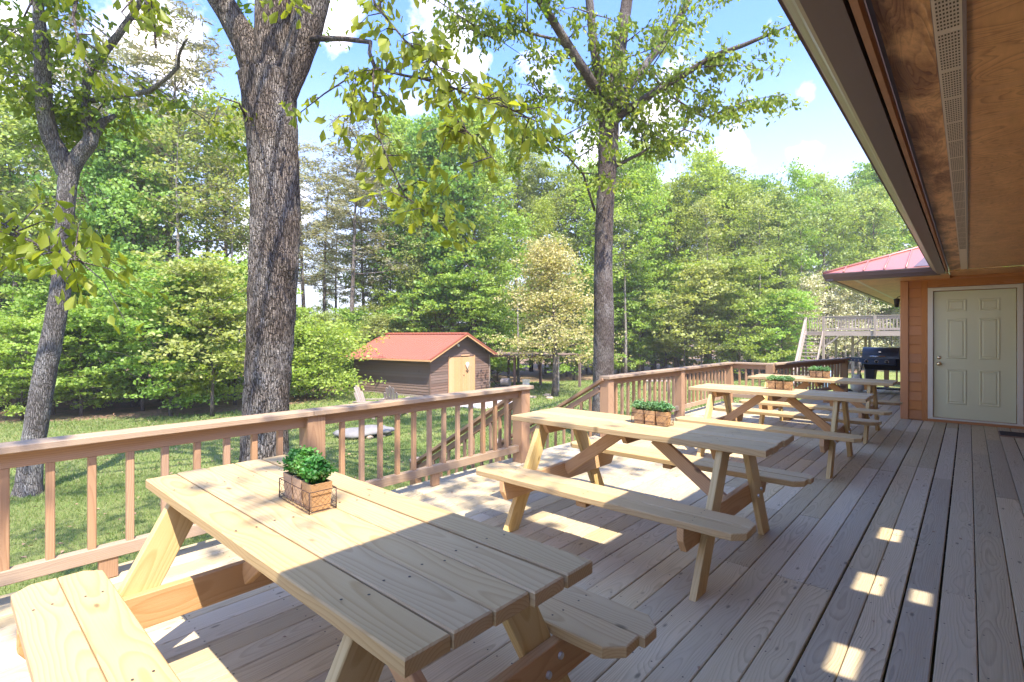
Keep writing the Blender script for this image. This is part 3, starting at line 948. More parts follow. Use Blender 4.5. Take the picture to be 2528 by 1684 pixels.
# high crown out of frame which dapples lawn and deck
high = []
for k in range(34):
    a = rg1.uniform(0, 6.28); z = rg1.uniform(6.6, 11.5); L = rg1.uniform(3.2, 8.5)
    c = Vector((-7.2, 3.0, z)); e = c + Vector((math.cos(a) * L, math.sin(a) * L, rg1.uniform(.2, 1.8)))
    m1 = c.lerp(e, .5) + Vector((0, 0, .5)); high.append([m1, m1.lerp(e, .5) + Vector((0, 0, .1)), e])
    bb.tube([c, m1, e], [.08, .05, .015], 5)
over = []  # unseen limbs added over the house to dapple the deck and tables
for (ex, ey, ez) in ((1.9, -.9, 8.2), (1.2, .6, 7.6), (2.6, .3, 9.2), (1.4, 2.6, 8.0), (2.2, 4.6, 9.0), (-.6, 1.6, 8.6), (3.0, 1.9, 10.0), (.4, -1.8, 7.6), (-1.8, -2.2, 8.4), (-3.4, -3.2, 9.0), (-.8, -.6, 9.4), (-2.6, -.6, 8.0), (1.8, 6.2, 9.2), (.9, 4.9, 7.9), (2.4, 7.8, 9.6), (1.2, 1.7, 9.4)):
    c = Vector((-6.1, 3.54, ez - .4)); e = Vector((ex, ey, ez)); m1 = c.lerp(e, .45) + Vector((0, 0, .9)); m2 = c.lerp(e, .78) + Vector((0, 0, .5))
    bb.tube([c, m1, m2, e], [.05, .03, .015, .006], 5); over.append([m2, e])
put('branches', bb.mesh('oak_branches'), B_MAPLE, oak, kind='stuff')
tw, P, Dd = limb_leaves(br_main[1:3] + br_main[4:5] + br_main[6:], rg1, 11, 9, .11, .05, .42)
tw2, P2, D2_ = limb_leaves([br_main[3], br_main[5]], rg1, 6, 8, .1, .05, .35)
tw3, P3, D3_ = limb_leaves([lf[0][2:], lf[1][1:], lf[2], lf[4][2:], lf[5], lf[6]], rg1, 4.5, 7, .11, .05, .3)
tw4, P4, D4_ = limb_leaves([lf[3][1:]], rg1, 22, 9, .11, .10, .5)
for q in (tw2, tw3, tw4): tw.add(q.v, q.f, True)
put('twigs', tw.mesh('twigs'), B_MAPLE, oak, kind='stuff')
leaf_obj('leaves', np.concatenate([P, P2, P3, P4]), np.concatenate([Dd, D2_, D3_, D4_]), .125, L_NEAR, oak, 4)
hb, HP, HD = limb_leaves(high, rg1, 3.0, 26, .11, .20, .9, .5)
hb2, HP2, HD2 = limb_leaves(over, rg1, 6.5, 15, .11, .12, .8, .5)
HP = np.concatenate([HP, HP2]); HD = np.concatenate([HD, HD2])
leaf_obj('crown', HP, HD, .17, L_NEAR, oak, 5)

# --- the slim maple
maple = thing('maple_tree', 'slender dark-trunked maple forking into many limbs behind the stair', 'tree')
D2 = 13.5
tp = [at(1490, 1095, D2), at(1489, 1030, D2), at(1490, 930, D2), at(1491, 800, D2), at(1489, 640, D2), at(1496, 470, D2), at(1501, 380, D2), at(1504, 300, D2), at(1506, 240, D2)]
V, F_ = hero_trunk(tp, [w / 1263 * D2 for w in (42, 30, 25, 24.5, 22.5, 22, 24, 24, 26)], 64, 220, 8, amp=.016, furrow=26)
mbk = MB().add([tuple(v) for v in V], F_, True)
ml = [([(1495, 290), (1470, 220), (1420, 140), (1370, 60), (1320, -20), (1240, -150), (1180, -330)], [.17, .13, .12, .10, .09, .06, .03]),
      ([(1498, 280), (1480, 200), (1466, 110), (1455, 0), (1440, -160), (1430, -360)], [.15, .13, .11, .10, .08, .03]),
      ([(1508, 290), (1520, 200), (1533, 110), (1548, 0), (1580, -180), (1620, -420)], [.21, .19, .16, .15, .11, .05]),
      ([(1512, 290), (1545, 225), (1590, 165), (1640, 100), (1705, -5), (1780, -160)], [.14, .12, .11, .10, .09, .04]),
      ([(1515, 300), (1550, 270), (1605, 235), (1680, 190), (1760, 140), (1840, 110), (1920, 75)], [.13, .10, .09, .075, .06, .05, .03]),
      ([(1500, 300), (1450, 262), (1400, 245), (1340, 240), (1230, 270)], [.07, .055, .045, .035, .015]),
      ([(1512, 415), (1570, 385), (1620, 355), (1690, 320), (1740, 335)], [.045, .035, .03, .02, .01]),
      ([(1468, 520), (1440, 430), (1400, 385), (1350, 345), (1290, 340)], [.035, .03, .022, .015, .008]),
      ([(1425, 150), (1380, 100), (1300, 80), (1200, 60), (1130, 75)], [.05, .04, .03, .02, .01]),
      ([(1590, 165), (1660, 240), (1740, 290), (1850, 260)], [.04, .03, .02, .01])]
mtw = MB(); mpolys = []
for k, (pp, rr) in enumerate(ml):
    st_ = ((k * 37 % 7) - 3) * .16; d0 = D2
    if k == 8: d0, st_ = D2 - .96, -.05
    if k == 9: d0, st_ = D2 + (-.16) * 2, .1
    dd = [d0 + i * st_ for i in range(len(pp))]
    P_ = [at(x, y, d) for (x, y), d in zip(pp, dd)]
    if k < 5:
        V, F_ = hero_trunk(P_, rr, 24, 50, 50 + k, amp=.006, furrow=14)
        mbk.add([tuple(v) for v in V], F_, True)
    else: mbk.tube(P_, rr, 8)
    mpolys.append(P_)
put('trunk', mbk.mesh('maple_trunk'), B_MAPLE, maple)
rg2 = random.Random(14)
subs = []
for P_ in mpolys:
    for _ in range(10):
        i = rg2.randrange(1, len(P_)); p0 = P_[i].lerp(P_[i - 1], rg2.random())
        c = Vector((P_[i].x - mpolys[0][0].x, P_[i].y - mpolys[0][0].y, 0))
        d = (Vector((rg2.gauss(0, 1), rg2.gauss(0, 1), rg2.gauss(.25, .6))) + c * .15).normalized()
        l = rg2.uniform(.8, 2.0); e = p0 + d * l
        q = [p0, p0.lerp(e, .5) + Vector((0, 0, .12)), e]; mtw.tube(q, [.02, .011, .002], 4, cap=False); subs.append(q)
tb, P, Dd = limb_leaves(subs, rg2, 4.6, 18, .12, .09, .55, .8)
tb2, P2, D2_ = limb_leaves([q[2:] for q in mpolys[5:]] + [mpolys[4][3:]], rg2, 7.0, 17, .12, .09, .55, .8)
mtw.add(tb.v, tb.f, True); mtw.add(tb2.v, tb2.f, True)
put('branches', mtw.mesh('maple_branches'), B_MAPLE, maple, kind='stuff')
leaf_obj('leaves', np.concatenate([P, P2]), np.concatenate([Dd, D2_]), .15, L_MAPLE, maple, 15)

# --- the leaning grey tree at the left
left = thing('leaning_tree', 'crooked grey-barked tree leaning right at the far left of the lawn', 'tree')
D3 = 9.5
tp = [at(68, 1230, D3), at(72, 1185, D3), at(84, 1080, D3), at(110, 930, D3), at(135, 800, D3), at(155, 680, D3), at(158, 600, D3), at(163, 500, D3), at(172, 420, D3)]
V, F_ = hero_trunk(tp, [w / 1263 * D3 / 1.33 for w in (44, 34, 31, 30, 28, 27, 25, 25, 27)], 56, 200, 21, amp=.014, furrow=20)
lb = MB().add([tuple(v) for v in V], F_, True)
ll = [([(165, 430), (145, 378), (122, 330), (110, 260), (106, 190), (104, 130), (98, 60), (90, -40), (80, -160)], [.20, .19, .165, .155, .15, .14, .11, .08, .05]),
      ([(172, 430), (195, 385), (224, 345), (214, 300), (212, 250), (215, 200), (250, 140), (300, 75), (345, 5), (380, -80)], [.17, .17, .15, .10, .085, .08, .09, .075, .06, .04]),
      ([(224, 345), (255, 300), (285, 285)], [.12, .09, .05]),
      ([(215, 250), (290, 240), (370, 225), (415, 190), (440, 165), (442, 135), (455, 105), (465, 95)], [.06, .05, .055, .045, .038, .035, .025, .01]),
      ([(106, 245), (85, 235), (68, 228)], [.09, .08, .06]),
      ([(104, 150), (60, 110), (0, 90), (-60, 60)], [.06, .04, .03, .015]),
      ([(112, 300), (60, 240), (10, 180), (-40, 130)], [.03, .025, .02, .01])]
lp = []
for k, (pp, rr) in enumerate(ll):
    rr = [q / 1.28 for q in rr]
    P_ = [at(x, y, D3 + i * .12 * ((k % 3) - 1)) for i, (x, y) in enumerate(pp)]
    if k < 2:
        V, F_ = hero_trunk(P_, rr, 36, 90, 70 + k, amp=.012, furrow=16)
        lb.add([tuple(v) for v in V], F_, True)
    else: lb.tube(P_, rr, 8)
    lp.append(P_)
put('trunk', lb.mesh('leaning_trunk'), B_LEFT, left)
rg3 = random.Random(31)
subs = []
ltw = MB()
for P_ in [lp[0][2:], lp[1][2:], lp[3][:4], lp[5], lp[6]]:
    for _ in range(7):
        i = rg3.randrange(1, len(P_)); p0 = P_[i].lerp(P_[i - 1], rg3.random())
        e = p0 + Vector((rg3.gauss(0, .8), rg3.gauss(0, .8), rg3.gauss(-.1, .4)))
        q = [p0, p0.lerp(e, .5) + Vector((0, 0, .1)), e]; ltw.tube(q, [.015, .01, .005], 4, cap=False); subs.append(q)
tb, P, Dd = limb_leaves(subs, rg3, 5, 20, .11, .10, .45, .7)
ltw.add(tb.v, tb.f, True)
put('branches', ltw.mesh('leaning_branches'), B_LEFT, left, kind='stuff')
leaf_obj('leaves', P, Dd, .13, L_NEAR, left, 33)

# dry leaves on the lawn
n_ = 2600
lx = NR.uniform(-26, -4.6, n_); ly = NR.uniform(-6, 26, n_)
ok_ = np.array([lawn_amt(a, b) > .2 for a, b in zip(lx, ly)]); lx, ly = lx[ok_], ly[ok_]; n_ = len(lx)
LP = np.stack([lx, ly, vgz(lx, ly) + NR.uniform(.01, .05, n_)], 1)
lm_ = leaves(LP, NR.normal(0, 1, (n_, 3)) * [1, 1, .2], np.tile([0, 0, 1.0], (n_, 1)) + NR.normal(0, .3, (n_, 3)), NR.uniform(.04, .10, n_), LEAF6)
put('lawn_litter', fold_mesh('lawn_litter', lm_), M_MULCH, label='dry brown leaves scattered over the lawn', cat='leaf litter', kind='stuff')

# ------------------------------------------------------------------ deck
deck = thing('deck', kind='structure')
deck['label'] = 'weathered grey-brown plank deck running along the house'
PIT = .145
rows = []
k = -27
while .031 + PIT * k < 1.9: rows.append(k); k += 1
wide = {-4, -2, -1, 3}
tr2 = random.Random(77)
nails = MB()
for k in rows:
    xc = .031 + PIT * (k + .5)
    gap = .012 if (k in wide or k + 1 in wide) else .006
    x0 = .031 + PIT * k + (.0055 if k in wide else .002); x1 = .031 + PIT * (k + 1) - (.0055 if (k + 1) in wide else .002)
    if x1 < -3.9: continue
    wv = x1 - x0; xm = (x0 + x1) / 2
    yend = 11.0 if xm < -2.95 else (16.6 if xm > -2.2 else 11.0 + (xm + 2.95) / .75 * 4.2)
    if xm > -.85: yend = 10.72
    y = -2.2
    cuts = [y]
    while True:
        y += tr2.choice([2.44, 3.05, 3.66, 3.05, 4.27]) if len(cuts) > 1 else tr2.uniform(1.6, 4.6)
        if y > yend - .5: break
        cuts.append(round(y / .406) * .406 + .003)
    cuts.append(yend)
    for a, b_ in zip(cuts, cuts[1:]):
        z = -.014 + tr2.uniform(-.0015, .0015)
        o = board('plank', (xm, a + .0015, z), (xm, b_ - .0015, z), wv, .028, M_DECK, deck)
        yy = math.ceil((a + .02) / .406) * .406
        ends = [a + .02, b_ - .02]
        yq = yy
        while yq < b_ - .05:
            ends.append(yq); yq += .406
        for e in ends:
            for sx in (-.045, .045):
                X0 = xm + sx + tr2.uniform(-.006, .006); Y0 = e + tr2.uniform(-.006, .006)
                if -4 < X0 < .8 and Y0 < 11:
                    n_ = 6; vs = [(X0 + .0042 * math.cos(6.283 * i / n_), Y0 + .0042 * math.sin(6.283 * i / n_), z + .0150) for i in range(n_)]
                    nails.add(vs, [tuple(range(n_))])
put('nails', nails.mesh('nails'), M_NAIL, deck, kind='stuff')
# joists, rim and posts
fr = MB()
for i in range(48):
    yj = -2.1 + i * .406
    if yj < 16.5: fr.box((-3.7 if yj < 10.9 else -2.6, yj - .019, -.25), (1.9 if yj < 10.7 else -.9, yj + .019, -.031))
put('joists', fr.mesh('joists'), M_DARK, deck, kind='stuff')
board('rim_board', (-3.893, -2.2, -.125), (-3.893, 11.03, -.125), .19, .038, M_RAIL, deck, up=(1, 0, 0))
board('rim_board', (-3.9, 11.03, -.125), (-2.9, 11.03, -.125), .19, .038, M_RAIL, deck, up=(0, 1, 0))
for yy in (-1.5, 1.85, 4.2, 6.15, 8.46, 10.9):
    board('support_post', (-3.75, yy, -1.6), (-3.75, yy, -.26), .14, .14, M_RAIL, deck, up=(0, 1, 0))
# fallen bits on the deck
lit = random.Random(3)
Pn = []
for _ in range(150):
    x = lit.uniform(-3.6, .5); y = lit.uniform(.8, 9)
    Pn.append((x, y, .004))
Pn = np.array(Pn)
put('fallen_litter', np_mesh('litter', leaves(Pn, NR.normal(0, 1, (150, 3)) * [1, 1, .05], np.tile([0, 0, 1.0], (150, 1)) + NR.normal(0, .15, (150, 3)), NR.uniform(.008, .032, 150), LEAF6), 6), M_MULCH,
    label='small dry leaf scraps scattered over the deck planks', cat='leaf litter', kind='stuff')


# ------------------------------------------------------------------ railings
def rail_bay(par, p0, p1, nb=None, post0=True, post1=True, cap=True, posts=None):
    p0 = Vector((*p0, 0)); p1 = Vector((*p1, 0)); d = (p1 - p0); L = d.length; d.normalize(); nrm = Vector((-d.y, d.x, 0))
    up = Vector((0, 0, 1))
    a = p0 + d * .07; b_ = p1 - d * .07
    board('top_rail', a + up * .757, b_ + up * .757, .089, .038, M_RAIL, par, up=nrm)
    board('bottom_rail', a + up * .155, b_ + up * .155, .075, .06, M_CAP, par, up=nrm)
    n = nb or max(1, round((L - .14) / .18) - 1)
    for i in range(n):
        t = (i + 1) / (n + 1); q = a.lerp(b_, t)
        board('baluster', q + up * .192, q + up * .713, .038, .038, M_RAIL, par, up=nrm)


def rail_post(par, x, y, top=.80, bot=-.30, w=.14, rot=(1, 0, 0)):
    board('post', (x, y, bot), (x, y, top), w, w, M_RAIL, par, up=rot)


RX = -3.70
railA = thing('deck_railing', 'long near deck railing of brown balusters under a weathered flat cap', 'railing')
ya = [-2.9, -.55, 1.88, 4.30]
for y in ya: rail_post(railA, RX, y)
for a, b_ in zip(ya, ya[1:]): rail_bay(railA, (RX, a), (RX, b_), nb=12)
board('cap_board', (RX + .02, -3.0, .82), (RX + .02, 1.84, .82), .16, .038, M_CAP, railA)
board('cap_board', (RX + .02, 1.845, .82), (RX + .02, 4.40, .82), .16, .038, M_CAP, railA)
for y in (-1.7, .65, 3.07): board('rail_foot', (RX, y, .005), (RX, y, .117), .09, .04, M_RAIL, railA, up=(1, 0, 0))
railB = thing('deck_railing', 'far deck railing turning the corner beyond the stair opening', 'railing')
yb = [6.10, 8.46, 10.90]
for y in yb: rail_post(railB, RX, y)
for a, b_ in zip(yb, yb[1:]): rail_bay(railB, (RX, a), (RX, b_), nb=12)
board('cap_board', (RX + .02, 6.0, .82), (RX + .02, 10.98, .82), .16, .038, M_CAP, railB)
C1 = (-2.92, 10.93); C2 = (-2.25, 14.7)
rail_post(railB, *C1)
rail_bay(railB, (RX, 10.93), C1, nb=4)
board('cap_board', (RX + .10, 10.95, .8203), (C1[0] + .06, 10.95, .8203), .16, .038, M_CAP, railB)
rail_post(railB, *C2, w=.12)
rail_bay(railB, C1, C2, nb=20)
board('cap_board', (C1[0] + .02, C1[1] + .06, .8206), (C2[0] + .03, C2[1] + .08, .8206), .16, .038, M_CAP, railB)
railC = thing('deck_railing', 'short railing behind the black gas grill', 'railing')
for x in (-1.6, .0): rail_post(railC, x, 16.5, w=.10)
rail_bay(railC, (-1.6, 16.5), (0, 16.5), nb=9)
board('cap_board', (-1.68, 16.5, .82), (.1, 16.5, .82), .14, .038, M_CAP, railC)

# stairs down to the lawn
st = thing('deck_stairs', 'wooden stairs with sloping balustrades going down to the lawn', 'stairs')
for i in range(7):
    x = -3.92 - .27 * i; z = -.185 - .155 * i
    for q in (0, 1): board('tread', (x - .07 - .135 * q, 4.42, z), (x - .07 - .135 * q, 5.98, z), .13, .036, M_DECK, st)
for y in (4.36, 6.04):
    board('stringer', (-3.9, y, -.15), (-5.78, y, -1.22), .24, .038, M_RAIL, st, up=(0, 1, 0))
    board('handrail', (-3.70, y, .80), (-5.62, y, -.33), .12, .038, M_RAIL, st, up=(.5, 0, 1))
    board('lower_rail', (-3.78, y, .655), (-5.60, y, -.42), .07, .034, M_RAIL, st, up=(0, 1, 0))
    board('newel_post', (-5.66, y, -1.38), (-5.66, y, -.34), .12, .12, M_RAIL, st, up=(0, 1, 0))
    nc = MB().lathe([(0, -.345), (.085, -.34), (.09, -.31), (.06, -.285), (0, -.28)], 12, Matrix.Translation((-5.66, y, 0)))
    put('newel_cap', nc.mesh('newel_cap'), M_OLD, st)
    for i in range(11):
        x = -3.93 - .150 * i; s_ = (x + 3.70) * (1.13 / 1.92)
        board('baluster', (x, y, s_ - .02), (x, y, s_ + .70), .034, .034, M_RAIL, st, up=(0, 1, 0))


# ------------------------------------------------------------------ picnic tables
def picnic_table(cx, cy, L, label, outer_beam=False, seed=0):
    rg = random.Random(seed)
    t = thing('picnic_table', label, 'picnic table', (cx, cy, 0), 0, 'pale pine picnic tables on the deck')
    H = L / 2
    bw, gp = .1185, .0045
    jit = [[.012, .010, -.006, -.012, -.018], [.0, .004, -.004, .002, 0]][0 if outer_beam else 1]
    for i in range(5):
        y = (i - 2) * (bw + gp)
        if outer_beam and i == 4: y += .012
        dx = jit[4 - i]
        z = .746 + rg.uniform(-.002, .002)
        a = -H + rg.uniform(-.006, .006); b_ = H + dx + 0 - (.05 if outer_beam and i == 0 else 0) * 0
        poly = [(-(b_ - a) / 2, -bw / 2), ((b_ - a) / 2, -bw / 2), ((b_ - a) / 2, bw / 2), (-(b_ - a) / 2, bw / 2)]
        M = Matrix.Translation(((a + b_) / 2, y, z))
        put('tabletop_board', prism(poly, .040, .004).mesh('tabletop_board'), M_TABLE, t, M)
    sc = MB()
    for i in range(5):
        for x in (-H + .30, 0, H - .30):
            for dx in (-.012, .014):
                X0 = x + dx + rg.uniform(-.006, .006); Y0 = (i - 2) * (bw + gp) + (dx * 2.2)
                sc.add([(X0 + .0042 * math.cos(1.047 * q), Y0 + .0042 * math.sin(1.047 * q), .7688) for q in range(6)], [tuple(range(6))])
    for sy in (-1, 1):
        for x in (-H + .26, 0, H - .26):
            for yo in (.50, .55, .64, .69):
                X0 = x + rg.uniform(-.012, .012); Y0 = sy * yo
                sc.add([(X0 + .0042 * math.cos(1.047 * q), Y0 + .0042 * math.sin(1.047 * q), .4328) for q in range(6)], [tuple(range(6))])
    put('screws', sc.mesh('screws'), M_NAIL, t, kind='stuff')
    # cleats under the top
    for x in (-H + .30, 0, H - .30):
        hw_ = .27 if x else .22
        poly = [(-hw_ + .05, -.035), (hw_ - .05, -.035), (hw_, .035), (-hw_, .035)]
        M = Matrix.Translation((x, 0, .6895)) @ Matrix(((0, 0, 1, 0), (1, 0, 0, 0), (0, 1, 0, 0), (0, 0, 0, 1)))
        put('cleat', prism(poly, .038, .002).mesh('cleat'), M_TORANGE, t, M)
    # benches
    for sy in (-1, 1):
        for q, yo in enumerate((.527, .6655)):
            w_ = .136; h_ = w_ / 2; c = .055; Lb = L + .02
            outer = (q == 1)
            e = Lb / 2
            # chamfer the outward corner of each board
            if outer: poly = [(-e, -h_), (e, -h_), (e, h_ - c), (e - c, h_), (-e + c, h_), (-e, h_ - c)]
            else: poly = [(-e + c, -h_), (e - c, -h_), (e, -h_ + c), (e, h_), (-e, h_), (-e, -h_ + c)]
            if sy < 0: poly = [(x, -y) for x, y in reversed(poly)]
            put('bench_board', prism(poly, .038, .004).mesh('bench_board'), M_TABLE, t, Matrix.Translation((rg.uniform(-.006, .006) + (.02 if q and sy > 0 else 0), sy * yo, .411 + rg.uniform(-.002, .002))))
        board('bench_cleat', (0, sy * .48, .373), (0, sy * .71, .373), .07, .036, M_TORANGE, t)
    # legs and beams
    for sx in (-1, 1):
        x = sx * (H - .26)
        for sy in (-1, 1):
            p0 = Vector((x, sy * .60, 0)); p1 = Vector((x, sy * .205, .7245))
            dv = p1 - p0; Ln = dv.length; ang = math.atan2(abs(dv.y), dv.z); w_ = .125
            # ends cut level: in board frame X along the leg, Y across
            s_ = math.tan(ang) * w_ / 2
            poly = [(-Ln / 2 - s_ * sy * 1, -w_ / 2), (Ln / 2 - s_ * sy * 1, -w_ / 2), (Ln / 2 + s_ * sy, w_ / 2), (-Ln / 2 + s_ * sy, w_ / 2)]
            M, _ = basis(p0, p1, (1, 0, 0))
            leg = put('leg', prism(poly, .038, .003).mesh('leg'), M_TLEG, t, M)
        inner = -1 if not (outer_beam and sx > 0) else 1
        xb = x + sx * inner * .0385
        poly = [(-.735, -.068), (.735, -.068), (.735, .068), (-.735, .068)]
        poly = [(-.69, -.068), (.69, -.068), (.735, .0), (.735, .068), (-.735, .068), (-.735, .0)]
        M = Matrix.Translation((xb, 0, .3235)) @ Matrix(((0, 0, 1, 0), (1, 0, 0, 0), (0, 1, 0, 0), (0, 0, 0, 1)))
        beam = put('bench_beam', prism(poly, .038, .003).mesh('bench_beam'), M_TORANGE, t, M)
        for sy in (-1, 1):
            for dy in (-.03, .035):
                yy = sy * (.42 + dy); zz = .325 + dy * .5
                o_ = sx if not (outer_beam and sx > 0) else sx
                xf = x + sx * .019 if not (outer_beam and sx > 0) else xb + sx * .019
                bm_ = MB().cyl((xf, yy, zz), (xf + sx * .009, yy, zz), .0125, .011, 10)
                put('bolt', bm_.mesh('bolt'), M_BOLT, t)
        # diagonal brace
        board('brace', (x - sx * .06, 0.0, .34), (sx * .14, 0.0, .685), .085, .038, M_TORANGE, t, up=(0, 1, 0))
    return t


picnic_table(-1.757, .912, 1.905, 'nearest pale pine picnic table filling the foreground', True, 1)
picnic_table(-1.76, 3.31, 1.87, 'second pale pine picnic table, in front of the stair opening', False, 2)
picnic_table(-1.66, 6.42, 1.80, 'third pale pine picnic table, between the second and the farthest', False, 3)
picnic_table(-1.64, 8.62, 1.80, 'farthest pale pine picnic table, nearest the black grill', False, 4)


# ------------------------------------------------------------------ planters of herbs in wire baskets
def planter(cx, cy, rz, label, bushy, seed):
    rg = random.Random(seed); nr = np.random.default_rng(seed)
    t = thing('herb_planter', label, 'planter', (cx, cy, .768), rz, 'herb planters on the picnic tables')
    Lx, Ly, hb = .27, .10, .075
    w = MB(); r = .0016
    for z in (.003, .022, hb):
        c = [(-Lx / 2, -Ly / 2, z), (Lx / 2, -Ly / 2, z), (Lx / 2, Ly / 2, z), (-Lx / 2, Ly / 2, z), (-Lx / 2, -Ly / 2, z)]
        for a, b_ in zip(c, c[1:]): w.tube([a, b_], r if z != .022 else r * .7, 5)
    for x in (-Lx / 2, Lx / 2):
        for y in (-Ly / 2, Ly / 2): w.tube([(x, y, 0), (x, y, hb)], r * 1.2, 5)
    # chicken wire: hexagon-like zigzags
    for side in range(4):
        n = 14 if side < 2 else 5
        for i in range(n):
            u0 = i / n; u1 = (i + 1) / n
            for j in range(4):
                z0 = .003 + j * (hb - .003) / 4; z1 = .003 + (j + 1) * (hb - .003) / 4
                a, b_ = (u0, u1) if (i + j) % 2 else (u1, u0)

                def pt(u, z):
                    if side == 0: return (-Lx / 2 + u * Lx, -Ly / 2, z)
                    if side == 1: return (-Lx / 2 + u * Lx, Ly / 2, z)
                    if side == 2: return (-Lx / 2, -Ly / 2 + u * Ly, z)
                    return (Lx / 2, -Ly / 2 + u * Ly, z)
                w.tube([pt(a, z0), pt(b_, z1)], .0006, 3, cap=False)
    put('wire_basket', w.mesh('wire_basket'), M_RUST, t)
    for i in range(3):
        x = (i - 1) * .086
        a, b_, h = .034, .040, .098
        m = MB()
        lo = [(-a, -a), (a, -a), (a, a), (-a, a)]; hi = [(-b_, -b_), (b_, -b_), (b_, b_), (-b_, b_)]
        vs = [(p, q, .002) for p, q in lo] + [(p, q, h) for p, q in hi] + [(p * .86, q * .86, h) for p, q in hi] + [(p * .86, q * .86, h - .014) for p, q in hi]
        fs = [(3, 2, 1, 0)] + [(i_, (i_ + 1) % 4, 4 + (i_ + 1) % 4, 4 + i_) for i_ in range(4)] + [(4 + i_, 4 + (i_ + 1) % 4, 8 + (i_ + 1) % 4, 8 + i_) for i_ in range(4)] + [(8 + i_, 8 + (i_ + 1) % 4, 12 + (i_ + 1) % 4, 12 + i_) for i_ in range(4)] + [(12, 13, 14, 15)]
        m.add(vs, fs)
        pot = put('wooden_pot', m.mesh('wooden_pot'), M_POT, t, Matrix.Translation((x, 0, 0)))
        # plant: stems with paired little leaves
        n = 1500 if bushy else 1300
        if bushy:
            hz, rr = (.085, .055) if i != 1 else (.105, .055)
        else: hz, rr = .062, .056
        P = []; Dd = []; stem = MB()
        ns = 60
        for s_ in range(ns):
            a_ = rg.uniform(0, 6.283); q = math.sqrt(rg.random())
            top = Vector((math.cos(a_) * rr * q * 1.15, math.sin(a_) * rr * q * 1.05, h + hz * (1 - .55 * q * q) * rg.uniform(.75, 1.12)))
            base = Vector((math.cos(a_) * .02 * q, math.sin(a_) * .02 * q, h - .01))
            mid = base.lerp(top, .55) + Vector((0, 0, .012))
            stem.tube([base, mid, top], [.0011, .0009, .0006], 3, cap=False)
            for k in range(n // ns):
                u = .35 + .65 * rg.random()
                p = (base.lerp(mid, u * 2) if u < .5 else mid.lerp(top, u * 2 - 1))
                p = p + Vector((rg.gauss(0, .008), rg.gauss(0, .008), rg.gauss(0, .006)))
                P.append(tuple(p + Vector((x, 0, 0)))); Dd.append((math.cos(a_) * .4 + rg.gauss(0, .6), math.sin(a_) * .4 + rg.gauss(0, .6), rg.gauss(.1, .5)))
        put('soil', MB().box((-.034, -.034, h - .02), (.034, .034, h - .012)).mesh('soil'), M_SOIL, pot, Matrix.Translation((x, 0, 0)))
        put('stems', stem.mesh('stems'), L_HERB, pot, Matrix.Translation((x, 0, 0)))
        P = np.array(P); Dd = np.array(Dd)
        nrm = nr.normal(0, 1, (len(P), 3)); nrm[:, 2] += .8
        V = leaves(P, Dd, nrm, (.013 if bushy else .012) * nr.uniform(.7, 1.4, len(P)), LEAF4 * np.array([1.15, 1, 1]))
        put('herb', np_mesh('herb', V, 4), L_HERB if bushy else L_CURL, pot)
    return t


planter(-1.862, .925, math.radians(-3), 'tall bushy green herbs in three wooden pots in a wire basket on the nearest table', True, 1)
planter(-1.675, 3.37, 0, 'curly green herbs in three wooden pots in a wire basket on the second table', False, 2)
planter(-1.63, 6.50, math.radians(-4), 'curly green herbs in a basket of pots on the third table', False, 3)
planter(-1.64, 8.68, math.radians(-3), 'curly green herbs in a basket of pots on the farthest table', False, 4)

# ------------------------------------------------------------------ house
house = thing('house', 'cedar-sided house with brown gutters and red metal roof', 'house')
WXL, WY = -.852, 10.75          # left corner and front plane of the wing
# wing walls
wb = MB()
wb.box((WXL + .03, WY + .03, -.3), (-.50, WY + .15, 2.36))
wb.box((.66, WY + .03, -.3), (6.0, WY + .15, 2.36))
wb.box((-.50, WY + .03, 2.165), (.66, WY + .15, 2.36))
wb.box((-.50, WY + .075, -.3), (.66, WY + .149, 2.165))
wb.box((-.50, WY + .03, -.3), (.66, WY + .075, .05))
wb.box((WXL + .03, WY + .15, -.3), (WXL + .15, 20, 2.36))
wb.box((2.0, -4, -.3), (2.12, WY + .03, 2.45))
put('wall', wb.mesh('wall'), M_SIDING, house)
EX = .1545


def lap(p0, p1, z, nrm, mat, par, e=EX, name='siding_board', t0=.003, t1=.027):
    """one course of lap siding between p0 and p1 (xy), thick at the bottom"""
    p0 = Vector((*p0, 0)); p1 = Vector((*p1, 0)); L = (p1 - p0).length
    key = ('lap', round(L, 3), round(e, 4), mat.name)
    if key not in _bm:
        b = MB()
        vs = []
        g = .007 if e > .15 else .020
        for x in (-L / 2, L / 2): vs += [(x, 0, 0), (x, -t1, 0), (x, -t0 - .006, e - g), (x, 0, e - g)]
        b.add(vs, [(0, 1, 2, 3), (7, 6, 5, 4), (0, 4, 5, 1), (1, 5, 6, 2), (2, 6, 7, 3), (3, 7, 4, 0)])
        me = b.mesh('siding'); me.materials.append(mat); _bm[key] = me
    x = (p1 - p0).normalized(); zv = Vector((0, 0, 1)); y = zv.cross(x)
    M = Matrix((x, y, zv)).transposed().to_4x4(); M.translation = (p0 + p1) / 2 + Vector((0, 0, z))
    return put(name, _bm[key], mat, par, M)


